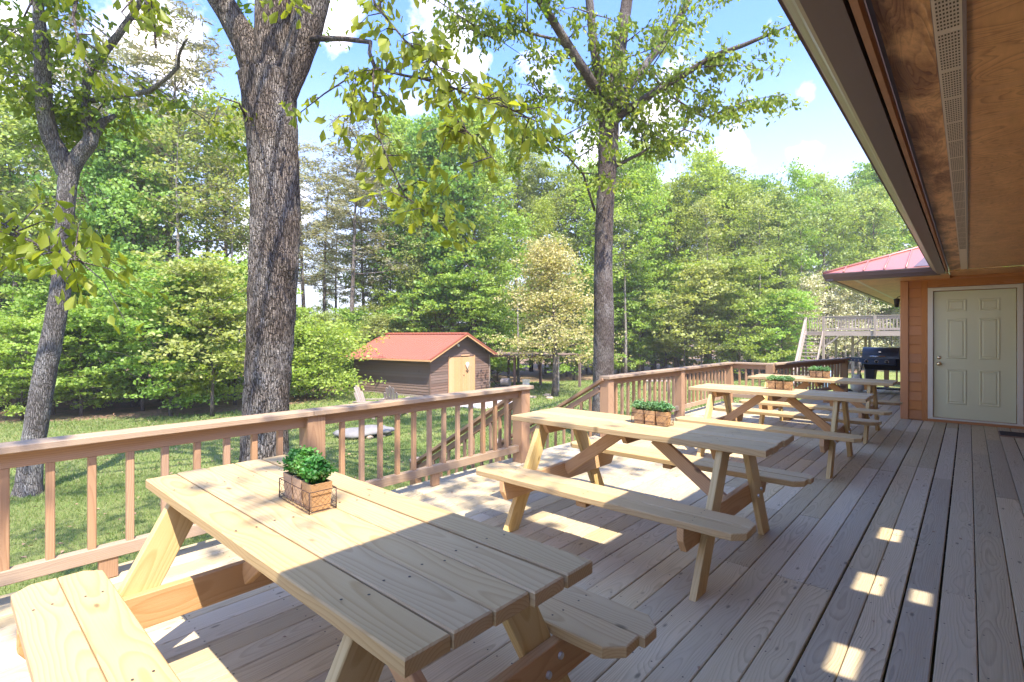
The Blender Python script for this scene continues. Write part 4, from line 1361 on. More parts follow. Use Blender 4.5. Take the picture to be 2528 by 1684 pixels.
for i in range(15):
    z = .01 + i * EX
    lap((-.746, WY + .03), (-.574, WY + .03), z, None, M_SIDING, house)
    lap((.735, WY + .03), (2.0, WY + .03), z, None, M_SIDING, house)
    lap((WXL + .03, 20), (WXL + .03, WY + .2), z, None, M_SIDING, house)
board('corner_board', (-.80, WY, -.02), (-.80, WY, 2.33), .105, .036, M_SIDING, house, up=(0, 1, 0))
board('corner_board', (WXL + .01, WY + .07, -.02), (WXL + .01, WY + .07, 2.33), .10, .03, M_SIDING, house, up=(1, 0, 0))
board('door_surround', (-.535, WY + .006, 0.0), (-.535, WY + .006, 2.30), .075, .03, M_SIDING, house, up=(0, 1, 0))
board('door_surround', (.695, WY + .006, 0.0), (.695, WY + .006, 2.30), .075, .03, M_SIDING, house, up=(0, 1, 0))
board('door_surround', (-.497, WY + .006, 2.235), (.657, WY + .006, 2.235), .13, .03, M_SIDING, house, up=(0, 1, 0))
board('sill_board', (-.497, WY + .0, .012), (.657, WY + .0, .012), .055, .05, M_SIDING, house, up=(0, 1, 0))
# door casing, door
for x in (-.468, .585):
    board('door_frame', (x + (.006 if x < 0 else -.008), WY + .010, .045), (x + (.006 if x < 0 else -.008), WY + .010, 2.165), .068, .060, M_WHITE, house, up=(0, 1, 0))
board('door_frame', (-.44, WY + .002, 2.137), (.557, WY + .002, 2.137), .055, .045, M_WHITE, house, up=(0, 1, 0))
board('threshold', (-.495, WY - .015, .052), (.612, WY - .015, .052), .07, .022, M_WHITE, house)
dx0, dx1, dz0, dz1 = -.42, .535, .068, 2.10
door = put('door', MB().box((dx0, WY + .03, dz0), (dx1, WY + .07, dz1)).mesh('door'), M_DOOR, house)
# six raised panels: moulded groove frame then raised field
xa = [(-.262, -.022), (.122, .362)]
za = [(1.775, 1.965), (1.02, 1.66), (.295, .85)]
for (x0, x1) in xa:
    for (z0, z1) in za:
        b = MB(); yf = WY + .03

        def ring(i0, y0, i1, y1):
            a = [(x0 + i0, y0, z0 + i0), (x1 - i0, y0, z0 + i0), (x1 - i0, y0, z1 - i0), (x0 + i0, y0, z1 - i0)]
            c = [(x0 + i1, y1, z0 + i1), (x1 - i1, y1, z0 + i1), (x1 - i1, y1, z1 - i1), (x0 + i1, y1, z1 - i1)]
            b.add(a + c, [(i, (i + 1) % 4, 4 + (i + 1) % 4, 4 + i) for i in range(4)])
        ring(0, yf - .001, .010, yf - .009); ring(.010, yf - .009, .018, yf - .009); ring(.018, yf - .009, .030, yf - .0015)
        ring(.030, yf - .0015, .036, yf - .0015); ring(.036, yf - .0015, .050, yf - .008)
        i1 = .050
        b.add([(x0 + i1, yf - .008, z0 + i1), (x1 - i1, yf - .008, z0 + i1), (x1 - i1, yf - .008, z1 - i1), (x0 + i1, yf - .008, z1 - i1)], [(0, 1, 2, 3)])
        put('door_panel', b.mesh('door_panel'), M_DOOR, door)
RY = Matrix.Rotation(math.radians(90), 4, 'X')
for z, r in ((1.035, .024), (.935, .030)):
    prof = [(0, 0), (r * 1.15, 0), (r * 1.15, .006), (r * .45, .012), (r * .45, .032), (r, .042), (r * 1.02, .058), (r * .7, .070), (0, .074)]
    if r < .03: prof = [(0, 0), (r * 1.15, 0), (r * 1.2, .010), (r * .9, .018), (0, .020)]
    put('knob', MB().lathe(prof, 16, Matrix.Translation((-.355, WY + .03, z)) @ RY).mesh('knob'), M_BRASS, door)
for z in (.40, 1.10, 1.85):
    put('hinge', MB().cyl((.549, WY + .015, z - .05), (.549, WY + .015, z + .05), .009).mesh('hinge'), M_BOLT, door)

# soffits: plywood sheets, vent strip, fascia and gutter
SZ = 2.345; GE = -.42
ysj = [-3.0, .05, 2.49, 4.93, 7.37, 9.81]
for a, b_ in zip(ysj, ysj[1:]):
    put('soffit_panel', MB().box((-.205, a + .001, 0), (-.082, b_ - .001, .01)).mesh('soffit_panel'), M_SOFFIT_A, house, Matrix.Translation((0, 0, SZ)))
    put('soffit_panel', MB().box((-.012, a + .001, 0), (.75, b_ - .001, .01)).mesh('soffit_panel'), M_SOFFIT_B, house, Matrix.Translation((0, 0, SZ + .001)))
put('soffit_panel', MB().box((-.21, 9.812, 0), (2.0, WY + .03, .01)).mesh('soffit_panel'), M_SOFFIT_B, house, Matrix.Translation((0, 0, SZ - .012)))
# perforated vent strip
vb = MB(); vb.box((-.080, -3, SZ - .002), (-.014, 9.81, SZ + .006)); put('soffit_vent', vb.mesh('soffit_vent'), M_VENT, house)
hb_ = MB()
y = .9
while y < 7.5:
    if (y % .30) < .27:
        for i in range(7):
            x = -.072 + i * .0078
            hb_.add([(x, y, SZ - .0032), (x, y + .012, SZ - .0032), (x + .0046, y + .012, SZ - .0032), (x + .0042, y, SZ - .0032)], [(0, 1, 2, 3)])
    y += .024
put('vent_slots', hb_.mesh('vent_slots'), M_HOLE, house, kind='stuff')
put('vent_lip', MB().box((-.0135, -3, SZ - .012), (-.004, 9.81, SZ + .004)).mesh('vent_lip'), M_GUTLIP, house)
put('soffit_trim', MB().box((-.240, -3, SZ - .050), (-.222, 9.80, SZ + .02)).mesh('soffit_trim'), M_TRIM, house)


def gutter(prof, p0, p1, name, mat, par):
    """profile (out, z) swept from p0 to p1"""
    p0 = Vector((*p0, 0)); p1 = Vector((*p1, 0)); d = (p1 - p0).normalized(); o = Vector((-d.y, d.x, 0))
    vs = [p0 + o * a + Vector((0, 0, z)) for a, z in prof] + [p1 + o * a + Vector((0, 0, z)) for a, z in prof]
    n = len(prof)
    b = MB().add(vs, [(i, i + 1, n + i + 1, n + i) for i in range(n - 1)])
    b.add(vs[:n], [tuple(range(n))]); b.add(vs[n:], [tuple(reversed(range(n)))])
    return put(name, b.mesh(name), mat, par)


# main eave gutter along x=-0.42 ; outward is -x
gp_bottom = [(0, 2.415), (0, 2.29), (.086, 2.29)]
gp_face = [(.086, 2.29), (.098, 2.297), (.112, 2.318), (.122, 2.327), (.140, 2.345), (.158, 2.385), (.170, 2.395), (.170, 2.41), (.160, 2.412)]
gutter(gp_bottom, (-.25, -3), (-.25, 9.70), 'gutter_pan', M_GUTTER, house)
gutter(gp_face, (-.25, -3), (-.25, 9.64), 'gutter_face', M_GUTLIP, house)
# wing gutter along y = 9.81 from corner (-1.78) to the inner corner, outward -y
WG = 9.93
gutter([(a, z) for a, z in gp_bottom + gp_face[1:]], (-.30, WG), (-1.66, WG), 'gutter', M_GUTTER, house) if False else None


def gutter_dir(prof, p0, p1, out, name, mat):
    p0 = Vector(p0); p1 = Vector(p1); o = Vector(out)
    vs = [p0 + o * a + Vector((0, 0, z)) for a, z in prof] + [p1 + o * a + Vector((0, 0, z)) for a, z in prof]
    n = len(prof)
    b = MB().add(vs, [(i, i + 1, n + i + 1, n + i) for i in range(n - 1)])
    b.add(vs[:n], [tuple(range(n))]); b.add(vs[n:], [tuple(reversed(range(n)))])
    return put(name, b.mesh(name), mat, house)


full = gp_bottom + gp_face[1:]
gutter_dir(full, (-.31, WG, 0), (-1.78, WG, 0), (0, -1, 0), 'gutter', M_GUTTER)
gutter_dir(full, (-1.66, WG - .12, 0), (-1.66, 20.5, 0), (-1, 0, 0), 'gutter', M_GUTTER)
# wing soffit
for a, b_ in ((9.935, 12.4), (12.4, 14.84), (14.84, 17.3), (17.3, 20.3)):
    put('soffit_panel', MB().box((-1.65, a + .001, 0), (-1.42, b_ - .001, .008)).mesh('soffit_panel'), M_SOFFIT_B, house, Matrix.Translation((0, 0, 2.302)))
    put('soffit_panel', MB().box((-1.36, a + .001, 0), (WXL if a > 10 else -.215, (b_ if a > 10 else WY) - .001, .008)).mesh('soffit_panel'), M_SOFFIT_B, house, Matrix.Translation((0, 0, 2.302)))
put('soffit_panel', MB().box((-1.36, WY, 0), (WXL, 12.4, .008)).mesh('soffit_panel'), M_SOFFIT_B, house, Matrix.Translation((0, 0, 2.302)))
put('soffit_vent', MB().box((-1.418, 9.94, 2.301), (-1.362, 20.3, 2.306)).mesh('soffit_vent'), M_VENT, house)
put('frieze_board', MB().box((-.80, WY - .018, 2.20 + .09), (2.0, WY + .03, 2.332)).mesh('frieze_board'), M_SIDING, house)


# roofs: main roof sheet with added openings over the porch; wing hip roof
PT = .38


def roof_z(x): return 2.415 + PT * (x - GE)


def in_sun_hole(x, y):
    for (hx, hy, a, b_) in HOLES:
        if abs(x - hx) < a and abs(y - hy) < b_: return True
    return False


# unseen openings added to the porch roof to cast the sun patches below
HOLES = []
for (px_, py_, a, b_) in ((-.42, 4.45, .085, .14), (-.425, 3.50, .09, .14), (-.20, 3.49, .06, .09), (-.41, 2.60, .075, .13), (-.22, 2.05, .10, .11)):
    z = (2.415 - PT * GE + PT * px_) / (1 - .58 * PT)
    HOLES.append((px_ + .58 * z, py_ - .27 * z, a, b_))
xe = sorted(set([GE, 1.0, 2.3, 4.2] + [v for h in HOLES for v in (h[0] - h[2], h[0] + h[2])]))
ye = sorted(set([-4.0, 12.9] + [v for h in HOLES for v in (h[1] - h[3], h[1] + h[3])]))
rb = MB(); rt = MB()
for i in range(len(xe) - 1):
    for j in range(len(ye) - 1):
        mx_, my_ = (xe[i] + xe[i + 1]) / 2, (ye[j] + ye[j + 1]) / 2
        if in_sun_hole(mx_, my_): continue
        q = [(xe[i], ye[j]), (xe[i + 1], ye[j]), (xe[i + 1], ye[j + 1]), (xe[i], ye[j + 1])]
        rt.add([(x, y, roof_z(x)) for x, y in q], [(0, 1, 2, 3)])
        rb.add([(x, y, roof_z(x) - .03) for x, y in q], [(3, 2, 1, 0)])
put('roof', rt.mesh('roof'), M_PINKROOF, house)
put('roof_deck', rb.mesh('roof_deck'), M_GUTTER, house)
# wing hip: left slope (rises with x from -1.78), front slope (rises with y from 9.81)
EXL, EYF, EZ = -1.80, 9.80, 2.415
T_ = 2.6
hipv = [(EXL, EYF, EZ), (EXL, 20.5, EZ), (EXL + T_, 20.5, EZ + PT * T_), (EXL + T_, EYF + T_, EZ + PT * T_)]
hl = put('hip_roof', MB().add(hipv, [(0, 3, 2, 1)]).mesh('hip_roof'), M_PINKROOF, house)
frv = [(EXL, EYF, EZ + .001), (-.40, EYF, EZ + .001), (EXL + T_, EYF + T_, EZ + PT * T_ + .001)]
fr_ = put('hip_roof', MB().add(frv, [(0, 1, 2)]).mesh('hip_roof'), M_PINKROOF, house)
put('ridge_cap', MB().tube([(EXL, EYF, EZ + .012), (EXL + T_, EYF + T_, EZ + PT * T_ + .012)], .022, 6).mesh('ridge_cap'), M_PINKROOF, house)
x = EXL + .28
while x < -.45:
    t = x - EXL
    put('roof_seam', MB().tube([(x, EYF, EZ + .012), (x, EYF + min(t, .35 + 5), EZ + PT * t + .012)], .012, 5).mesh('roof_seam'), M_PINKROOF, house)
    x += .27
y = EYF + .3
while y < 20:
    t = min(T_, y - EYF)
    put('roof_seam', MB().tube([(EXL, y, EZ + .012), (EXL + t, y, EZ + PT * t + .012)], .012, 5).mesh('roof_seam'), M_PINKROOF, house)
    y += .40
put('valley_flashing', MB().add([(-.62, EYF + .02, EZ + .02), (-.40, EYF + .02, EZ + .02), (-.30, EYF + 1.0, EZ + .40), (-.44, EYF + .9, EZ + .36)], [(0, 1, 2, 3)]).mesh('valley'), M_GUTTER, house)
# wing gable/back walls above not seen

# lantern on the wall right of the door
la = thing('wall_lantern', 'brass wall lantern mounted beside the green door', 'lamp', (.665, WY - .02, 1.93))
put('back_plate', MB().lathe([(0, 0), (.045, .0), (.05, .008), (.02, .02), (0, .022)], 14, Matrix.Rotation(math.radians(90), 4, 'X')).mesh('back_plate'), M_BRASS, la)
put('arm', MB().tube([(0, -.01, 0), (0, -.05, -.03), (0, -.10, -.02), (0, -.12, .03)], .008, 6).mesh('arm'), M_BRASS, la)
put('glass', MB().lathe([(.035, .06), (.055, .19)], 6, Matrix.Translation((0, -.12, 0))).mesh('glass'), M_GLASS, la)
put('lantern_roof', MB().lathe([(.066, .188), (.062, .196), (.02, .235), (.012, .26), (.016, .27), (0, .285)], 12, Matrix.Translation((0, -.12, 0))).mesh('lantern_roof'), M_BRASS, la)
put('lantern_base', MB().lathe([(0, -.06), (.012, -.05), (.02, -.03), (.012, -.01), (.03, .03), (.04, .06), (0, .06)], 12, Matrix.Translation((0, -.12, 0))).mesh('lantern_base'), M_BRASS, la)
# second lantern, round the wing corner
lb_ = thing('wall_lantern', 'dark lantern hanging at the outer corner of the house under the eave', 'lamp', (WXL - .01, 11.6, 2.05))
put('bracket', MB().tube([(0, 0, 0), (-.06, 0, .05), (-.11, 0, .03)], .008, 6).mesh('bracket'), M_GRILLMAT, lb_)
put('lantern_body', MB().lathe([(.0, .02), (.05, 0), (.045, -.02), (.035, -.13), (.02, -.15), (0, -.15)], 8, Matrix.Translation((-.11, 0, 0))).mesh('lantern_body'), M_GRILLMAT, lb_)
# latch of the next door at the right edge is out of frame; door mat
mat_ = thing('door_mat', 'brown plank-like door mat lying by the green door', 'door mat', (.75, 9.97, 0))
put('mat_pad', MB().box((-.43, -.22, .002), (.43, .22, .016)).mesh('mat_pad'), M_MULCH, mat_)
for i in range(7): put('mat_rib', MB().box((-.42, -.20 + i * .06, .016), (.42, -.165 + i * .06, .022)).mesh('mat_rib'), M_DARK, mat_)

# ------------------------------------------------------------------ grill
g = thing('gas_grill', 'large black barrel gas and charcoal grill at the end of the deck', 'grill', (-1.93, 14.9, 0))


def half_barrel(x0, x1, y, z, r, n=14):
    b = MB(); vs = []
    prof = [(y + r * math.cos(a), z + r * math.sin(a)) for a in [math.pi * i / n for i in range(n + 1)]]
    for x in (x0, x1): vs += [(x, p, q) for p, q in prof]
    m = n + 1
    b.add(vs, [(i, i + 1, m + i + 1, m + i) for i in range(n)], True)
    b.add(vs[:m], [tuple(range(m))]); b.add(vs[m:], [tuple(reversed(range(m)))])
    b.add([vs[0], vs[n], vs[m + n], vs[m]], [(0, 1, 2, 3)])
    return b


def lid(x0, x1): return half_barrel(x0, x1, .27, .84, .26)


l1 = put('lid', lid(.0, .72).mesh('lid'), M_GRILL, g)
put('lid_handle', MB().tube([(.16, .02, .89), (.16, -.02, .89), (.46, -.02, .89), (.46, .02, .89)], .010, 8).mesh('lid_handle'), M_CHROME, l1)
put('badge', MB().box((.33, -.0, .985), (.38, .03, 1.005)).mesh('badge'), M_CHROME, l1)
l2 = put('lid', lid(.745, 1.35).mesh('lid'), M_GRILL, g)
put('lid_handle', MB().tube([(.9, .02, .89), (.9, -.02, .89), (1.2, -.02, .89), (1.2, .02, .89)], .010, 8).mesh('lid_handle'), M_CHROME, l2)
put('firebox', MB().add([(0, .0, .835), (1.35, .0, .835), (1.35, .54, .835), (0, .54, .835), (.05, .10, .56), (1.30, .10, .56), (1.30, .44, .56), (.05, .44, .56)], [(0, 1, 2, 3), (7, 6, 5, 4), (4, 5, 1, 0), (5, 6, 2, 1), (6, 7, 3, 2), (7, 4, 0, 3)]).mesh('firebox'), M_GRILLMAT, g)
pn = put('control_panel', MB().add([(0, -.05, .84), (.66, -.05, .84), (.66, .01, .84), (0, .01, .84), (0, -.10, .70), (.66, -.10, .70), (.66, .03, .68), (0, .03, .68)], [(0, 3, 2, 1), (4, 5, 6, 7), (0, 1, 5, 4), (1, 2, 6, 5), (2, 3, 7, 6), (3, 0, 4, 7)]).mesh('control_panel'), M_GRILL, g)
for i in range(3):
    kn = MB().cyl((.10 + i * .20, -.075, .775), (.10 + i * .20, -.092, .77), .042, .042, 18)
    bz = put('knob_bezel', kn.mesh('knob_bezel'), M_CHROME, pn)
    put('knob', MB().cyl((.10 + i * .20, -.092, .77), (.10 + i * .20, -.115, .765), .030, .024, 14).mesh('knob'), M_GRILLMAT, bz)
put('damper', MB().box((.80, -.005, .70), (.82, .0, .76)).mesh('damper'), M_CHROME, g)
sh = put('side_shelf', MB().add([(-.34, .04, .85), (0, .04, .85), (0, .50, .85), (-.34, .50, .85), (-.34, .02, .77), (0, .0, .74), (0, .50, .74), (-.30, .50, .74)], [(0, 1, 2, 3), (7, 6, 5, 4), (4, 5, 1, 0), (5, 6, 2, 1), (6, 7, 3, 2), (7, 4, 0, 3)]).mesh('side_shelf'), M_GRILL, g)
for i in range(4): put('utensil_hook', MB().cyl((-.28 + i * .07, .015, .79), (-.28 + i * .07, -.01, .79), .009, .009, 8).mesh('utensil_hook'), M_CHROME, sh)
for x in (.06, 1.24):
    put('leg', MB().add([(x, .06, .57), (x + .20, .06, .57), (x + .20, .48, .57), (x, .48, .57), (x + .03, .06, .0), (x + .13, .06, .0), (x + .13, .48, .0), (x + .03, .48, .0)], [(0, 1, 2, 3), (7, 6, 5, 4), (4, 5, 1, 0), (5, 6, 2, 1), (6, 7, 3, 2), (7, 4, 0, 3)]).mesh('leg'), M_GRILLMAT, g)
put('bottom_shelf', MB().box((.12, .08, .10), (1.3, .46, .13)).mesh('bottom_shelf'), M_GRILLMAT, g)
put('gas_hose', MB().tube([(.02, .0, .70), (-.03, -.02, .5), (-.01, .0, .3), (.03, .02, .2)], .012, 6).mesh('gas_hose'), M_GRILLMAT, g)
gt = thing('propane_tank', 'pale gas cylinder standing under the left side of the grill', 'gas cylinder', (-2.05, 15.15, 0))
put('tank_body', MB().lathe([(.10, 0), (.10, .02), (.15, .05), (.155, .12), (.155, .27), (.12, .33), (.03, .36), (0, .36)], 18).mesh('tank_body'), M_PALE, gt)
put('collar', MB().lathe([(.08, .33), (.09, .34), (.09, .42), (.085, .42), (.08, .34)], 14).mesh('collar'), M_PALE, gt)

# ------------------------------------------------------------------ shed
shed = thing('shed', 'small dark brown clapboard shed with red metal gable roof', 'shed', (-20.26, 16.50, -1.80), math.radians(8.7))
# local frame: corner at origin, gable wall along +y (facing +x), left wall along -x (facing -y)
SW, SL, SH = 5.15, 5.75, 2.10
RISE = 1.12; OV = .42
sb = MB()
sb.box((-SL, .03, 0), (-.03, SW - .03, SH))
sb.add([(-.03, .03, SH), (-.03, SW - .03, SH), (-.03, SW / 2, SH + RISE), (-SL, .03, SH), (-SL, SW - .03, SH), (-SL, SW / 2, SH + RISE)], [(0, 1, 2), (5, 4, 3), (0, 2, 5, 3), (1, 4, 5, 2)])
put('wall', sb.mesh('shed_wall'), M_SHED, shed)
E2 = .142
nC = int(SH / E2) + 1
for i in range(nC):
    z = .02 + i * E2
    lap((-SL, .03), (-.02, .03), z, None, M_SHED, shed, E2, t0=.008, t1=.03)
    for a, b_ in ((.03, 1.40), (3.66, SW - .03)):
        lap((-.03, a), (-.03, b_), z, None, M_SHED, shed, E2, t0=.008, t1=.03)
i = 0
z = SH - .05
while z < SH + RISE - .1:
    t = (z - SH + .12) / RISE; hw_ = (SW / 2) * (1 - max(0, t))
    lap((-.03, SW / 2 - hw_), (-.03, SW / 2 + hw_), z, None, M_SHED, shed, E2, t0=.008, t1=.03)
    z += E2
board('corner_board', (.008, .0, 0), (.008, .0, SH), .09, .03, M_SHED, shed, up=(1, 0, 0))
board('corner_board', (-.03, -.005, 0), (-.03, -.005, SH), .09, .03, M_SHED, shed, up=(0, 1, 0))
board('corner_board', (.008, SW, 0), (.008, SW, SH), .09, .03, M_OLD, shed, up=(1, 0, 0))
board('base_board', (-SL, -.01, .05), (0, -.01, .05), .12, .03, M_OLD, shed, up=(0, 1, 0))
for q in range(2):
    y0 = 1.48 + q * 1.065
    dr = put('door', MB().box((0, y0 + .004, .06), (.03, y0 + 1.06, 2.0)).mesh('shed_door'), M_SHEDDOOR, shed)
    for k in range(6): board('door_plank', (.036, y0 + .09 + k * .176, .065), (.036, y0 + .09 + k * .176, 1.995), .172, .014, M_SHEDDOOR, dr, up=(1, 0, 0))
    if q: put('door_handle', MB().cyl((.045, y0 + .12, 1.0), (.08, y0 + .12, 1.0), .03).mesh('door_handle'), M_RUST, dr)
board('door_frame', (.02, 3.65, .03), (.02, 3.65, 2.05), .09, .04, M_SHEDDOOR, shed, up=(1, 0, 0))
board('door_frame', (.02, 1.45, .03), (.02, 1.45, 2.05), .07, .04, M_SHEDDOOR, shed, up=(1, 0, 0))
board('door_frame', (.02, 1.40, 2.06), (.02, 3.70, 2.06), .07, .04, M_SHED, shed, up=(1, 0, 0))
board('lintel_block', (.05, 2.45, 2.085), (.05, 3.15, 2.085), .06, .06, M_SHEDDOOR, shed, up=(1, 0, 0))
# pale deer-skull-like ornament and painted plaque on the door
orn = thing('door_ornament', 'pale rounded wall ornament hung on the right shed door', 'ornament', (-20.26, 16.50, -1.80), math.radians(8.7))
put('ornament_body', MB().lathe([(0, -.20), (.05, -.18), (.08, -.08), (.15, .02), (.16, .10), (.11, .18), (0, .21)], 12, Matrix.Translation((.085, 2.95, 1.50)) @ Matrix.Diagonal((.30, 1, 1, 1))).mesh('ornament'), M_PALE, orn)
put('ornament_trim', MB().tube([(.07, 2.83, 1.25), (.08, 2.95, 1.18), (.07, 3.07, 1.25)], .02, 6).mesh('ornament_trim'), M_RUST, orn)
lmp = thing('shed_lamp', 'small white security lamp high on the shed gable', 'lamp', (-20.26, 16.50, -1.80), math.radians(8.7))
put('lamp_head', MB().lathe([(0, 0), (.05, .01), (.08, .06), (.06, .10), (0, .11)], 12, Matrix.Translation((.02, 2.16, 2.62)) @ Matrix.Rotation(math.radians(70), 4, 'Y')).mesh('lamp_head'), M_WHITE, lmp)
put('lamp_base', MB().box((-.0, 2.12, 2.66), (.04, 2.20, 2.74)).mesh('lamp_base'), M_WHITE, lmp)
# roof: ribbed metal sheets
sl = math.hypot(SW / 2 + OV, RISE * (SW / 2 + OV) / (SW / 2))
for sgn, nm in ((-1, 'roof_sheet'), (1, 'roof_sheet')):
    k = 0
    x = -SL - .35
    wdt = .9144
    while x < .35 - .01:
        x1 = min(x + wdt, .38)
        b = MB(); n = max(1, int(round((x1 - x) / .2286)))
        prof = []
        for r in range(n):
            u = x + r * (x1 - x) / n; w_ = (x1 - x) / n
            prof += [(u, 0), (u + w_ * .72, 0), (u + w_ * .80, .020), (u + w_ * .90, .020), (u + w_ * .98, 0)]
        prof.append((x1, 0))
        zr = SH + RISE + .05; ye_ = SW / 2 + sgn * (SW / 2 + OV); ze = zr - RISE * (SW / 2 + OV) / (SW / 2)
        vs = [(u, SW / 2, zr + h) for u, h in prof] + [(u, ye_, ze + h) for u, h in prof]
        m = len(prof)
        fs = [(i_, i_ + 1, m + i_ + 1, m + i_) for i_ in range(m - 1)]
        if sgn > 0: fs = [tuple(reversed(f)) for f in fs]
        put(nm, b.add(vs, [tuple(reversed(f)) for f in fs]).mesh(nm), M_REDROOF, shed)
        x = x1
    # soffit board, barge board
    b = MB(); zr2 = zr - .03
    b.add([(-SL - .33, SW / 2, zr2), (.36, SW / 2, zr2), (.36, ye_, ze - .03), (-SL - .33, ye_, ze - .03)], [(0, 1, 2, 3)])
    put('roof_lining', b.mesh('roof_lining'), M_SHED, shed)
    board('barge_board', (.37, SW / 2 + sgn * .01, zr - .075), (.37, ye_, ze - .075), .11, .022, M_SHEDDOOR, shed, up=(1, 0, 0))
    board('barge_trim', (.385, SW / 2 + sgn * .01, zr + .012), (.385, ye_, ze + .012), .09, .03, M_REDROOF, shed, up=(1, 0, 0))
    board('eave_board', (-SL - .33, ye_, ze - .055), (.36, ye_, ze - .055), .09, .022, M_SHEDDOOR, shed, up=(0, 1, 0))
put('ridge_cap', MB().add([(-SL - .36, SW / 2 - .16, zr + .0), (.40, SW / 2 - .16, zr + .0), (.40, SW / 2, zr + .065), (-SL - .36, SW / 2, zr + .065), (-SL - .36, SW / 2 + .16, zr), (.40, SW / 2 + .16, zr)], [(0, 1, 2, 3), (3, 2, 5, 4)]).mesh('ridge_cap'), M_REDROOF, shed)

# open lean-to beyond the shed
lt = thing('lean_to', 'low open lean-to on thin posts beyond the shed', 'lean-to', (-19.6, 22.2, -1.8), math.radians(8.7))
lt_r = MB()
for k, (x, y) in enumerate([(.0, .0), (2.6, .4), (2.7, 3.0), (0, 3.0), (-2.4, .2), (-2.4, 3)]):
    board('post', (x, y, 0), (x, y, 2.0), .13, .13, M_OLD if k == 1 else M_SHED, lt, up=(0, 1, 0))
put('roof', MB().box((-2.8, -.4, 2.03), (2.4, 3.4, 2.07)).mesh('lean_roof'), M_SHED, lt)
put('roof_frame', MB().box((-2.75, -.35, 1.92), (3.0, -.29, 2.03)).box((-2.75, 3.2, 1.92), (3.0, 3.26, 2.03)).mesh('lean_frame'), M_SHED, lt)
# things under it
wbw = thing('cart', 'dark two-wheeled yard cart with a pale tank under the lean-to', 'cart', (-19.2, 21.0, -1.8), .3)
put('tank', MB().cyl((-.25, 0, .58), (.25, 0, .58), .22, .22, 18).mesh('tank'), M_OLD, wbw)
put('bed', MB().box((-.7, -.3, .28), (.75, .3, .36)).mesh('bed'), M_GRILLMAT, wbw)
for y in (-.36, .36): put('wheel', MB().cyl((-.3, y - .05, .25), (-.3, y + .05, .25), .25, .25, 18).mesh('wheel'), M_GRILLMAT, wbw)
put('handle', MB().tube([(-.5, 0, .36), (-.9, 0, .75), (-.35, 0, .98), (.5, 0, .90)], .03, 6).mesh('handle'), M_GRILLMAT, wbw)
pc = thing('white_post', 'short white post beside the cart under the lean-to', 'post', (-17.9, 21.2, -1.8))
put('post_body', MB().box((-.13, -.13, 0), (.13, .13, .72)).mesh('post_body'), M_PALE, pc)
put('post_top', MB().box((-.16, -.16, .72), (.16, .16, .78)).mesh('post_top'), M_PALE, pc)

# concrete pad by the shed door
put('concrete_pad', MB().box((-1.2, -1.4, -.10), (1.5, 1.3, .03)).mesh('pad'), M_CONC, None, Matrix.Translation((-16.6, 16.2, -1.68)) @ Matrix.Rotation(.15, 4, 'Z'), label='pale concrete pad in the lawn before the shed door', cat='concrete pad')


# Adirondack chairs
def adirondack(x, y, rz, label):
    t = thing('adirondack_chair', label, 'chair', (x, y, gz(x, y)), rz, 'weathered adirondack chairs by the shed')
    for i in range(5):
        u = (i - 2); h = 1.0 - .055 * u * u
        p0 = Vector((u * .085, .22, .30)); d = Vector((u * .020, .36, .93)).normalized()
        L = h - .25
        M, _ = basis(p0, p0 + d * L, (0, -1, .3))
        w_ = .075
        poly = [(-L / 2, -w_ / 2), (L / 2 - .04, -w_ / 2), (L / 2 - .01, -w_ / 4), (L / 2, 0), (L / 2 - .01, w_ / 4), (L / 2 - .04, w_ / 2), (-L / 2, w_ / 2)]
        put('back_slat', prism(poly, .02, .002).mesh('back_slat'), M_OLD, t, M)
    for i in range(5):
        yv = -.30 + i * .11; z = .38 - i * .028
        board('seat_slat', (-.27, yv, z), (.27, yv, z), .095, .02, M_OLD, t)
    for sx in (-1, 1):
        board('arm', (sx * .33, -.38, .56), (sx * .33, .34, .53), .13, .02, M_OLD, t)
        board('front_leg', (sx * .30, -.32, 0), (sx * .30, -.32, .55), .09, .022, M_OLD, t, up=(1, 0, 0))
        board('side_rail', (sx * .275, -.36, .35), (sx * .275, .62, .03), .12, .022, M_OLD, t, up=(1, 0, 0))
    board('back_brace', (-.33, .36, .50), (.33, .36, .50), .05, .025, M_OLD, t)
    t.scale = (1.22, 1.22, 1.22)
    return t


c = at(975, 1000, 19.6); adirondack(c.x, c.y, math.radians(215), 'weathered grey adirondack chair with fanned back, right of the pair by the shed')
c = at(913, 1000, 19.0); adirondack(c.x, c.y, math.radians(115), 'weathered grey adirondack chair turned away, left of the pair by the shed')

# flat stone slab on small rocks
sv = MB(); n = 18; rgs = random.Random(2)
rim = [(.82 * math.cos(6.283 * i / n) * (1 + rgs.uniform(-.12, .12)), .55 * math.sin(6.283 * i / n) * (1 + rgs.uniform(-.14, .14))) for i in range(n)]
rings = [(1.0, .0), (1.03, .06), (.92, .12), (.6, .17), (.25, .19)]
vs = []
for s_, z in rings:
    for (x, y) in rim: vs.append((x * s_, y * s_, z + rgs.uniform(-.012, .012) + .03 * math.sin(x * 3)))
fs = [(k * n + i, k * n + (i + 1) % n, (k + 1) * n + (i + 1) % n, (k + 1) * n + i) for k in range(4) for i in range(n)] + [tuple(reversed(range(n))), tuple(4 * n + i for i in range(n))]
slab = thing('stone_slab', 'flat grey stone slab resting on small tan rocks in the lawn', 'stone', (-13.3, 8.35, gz(-13.3, 8.35)), math.radians(62))
put('slab', MB().add(vs, fs, True).mesh('slab'), M_STONE, slab, Matrix.Translation((0, 0, .09)))
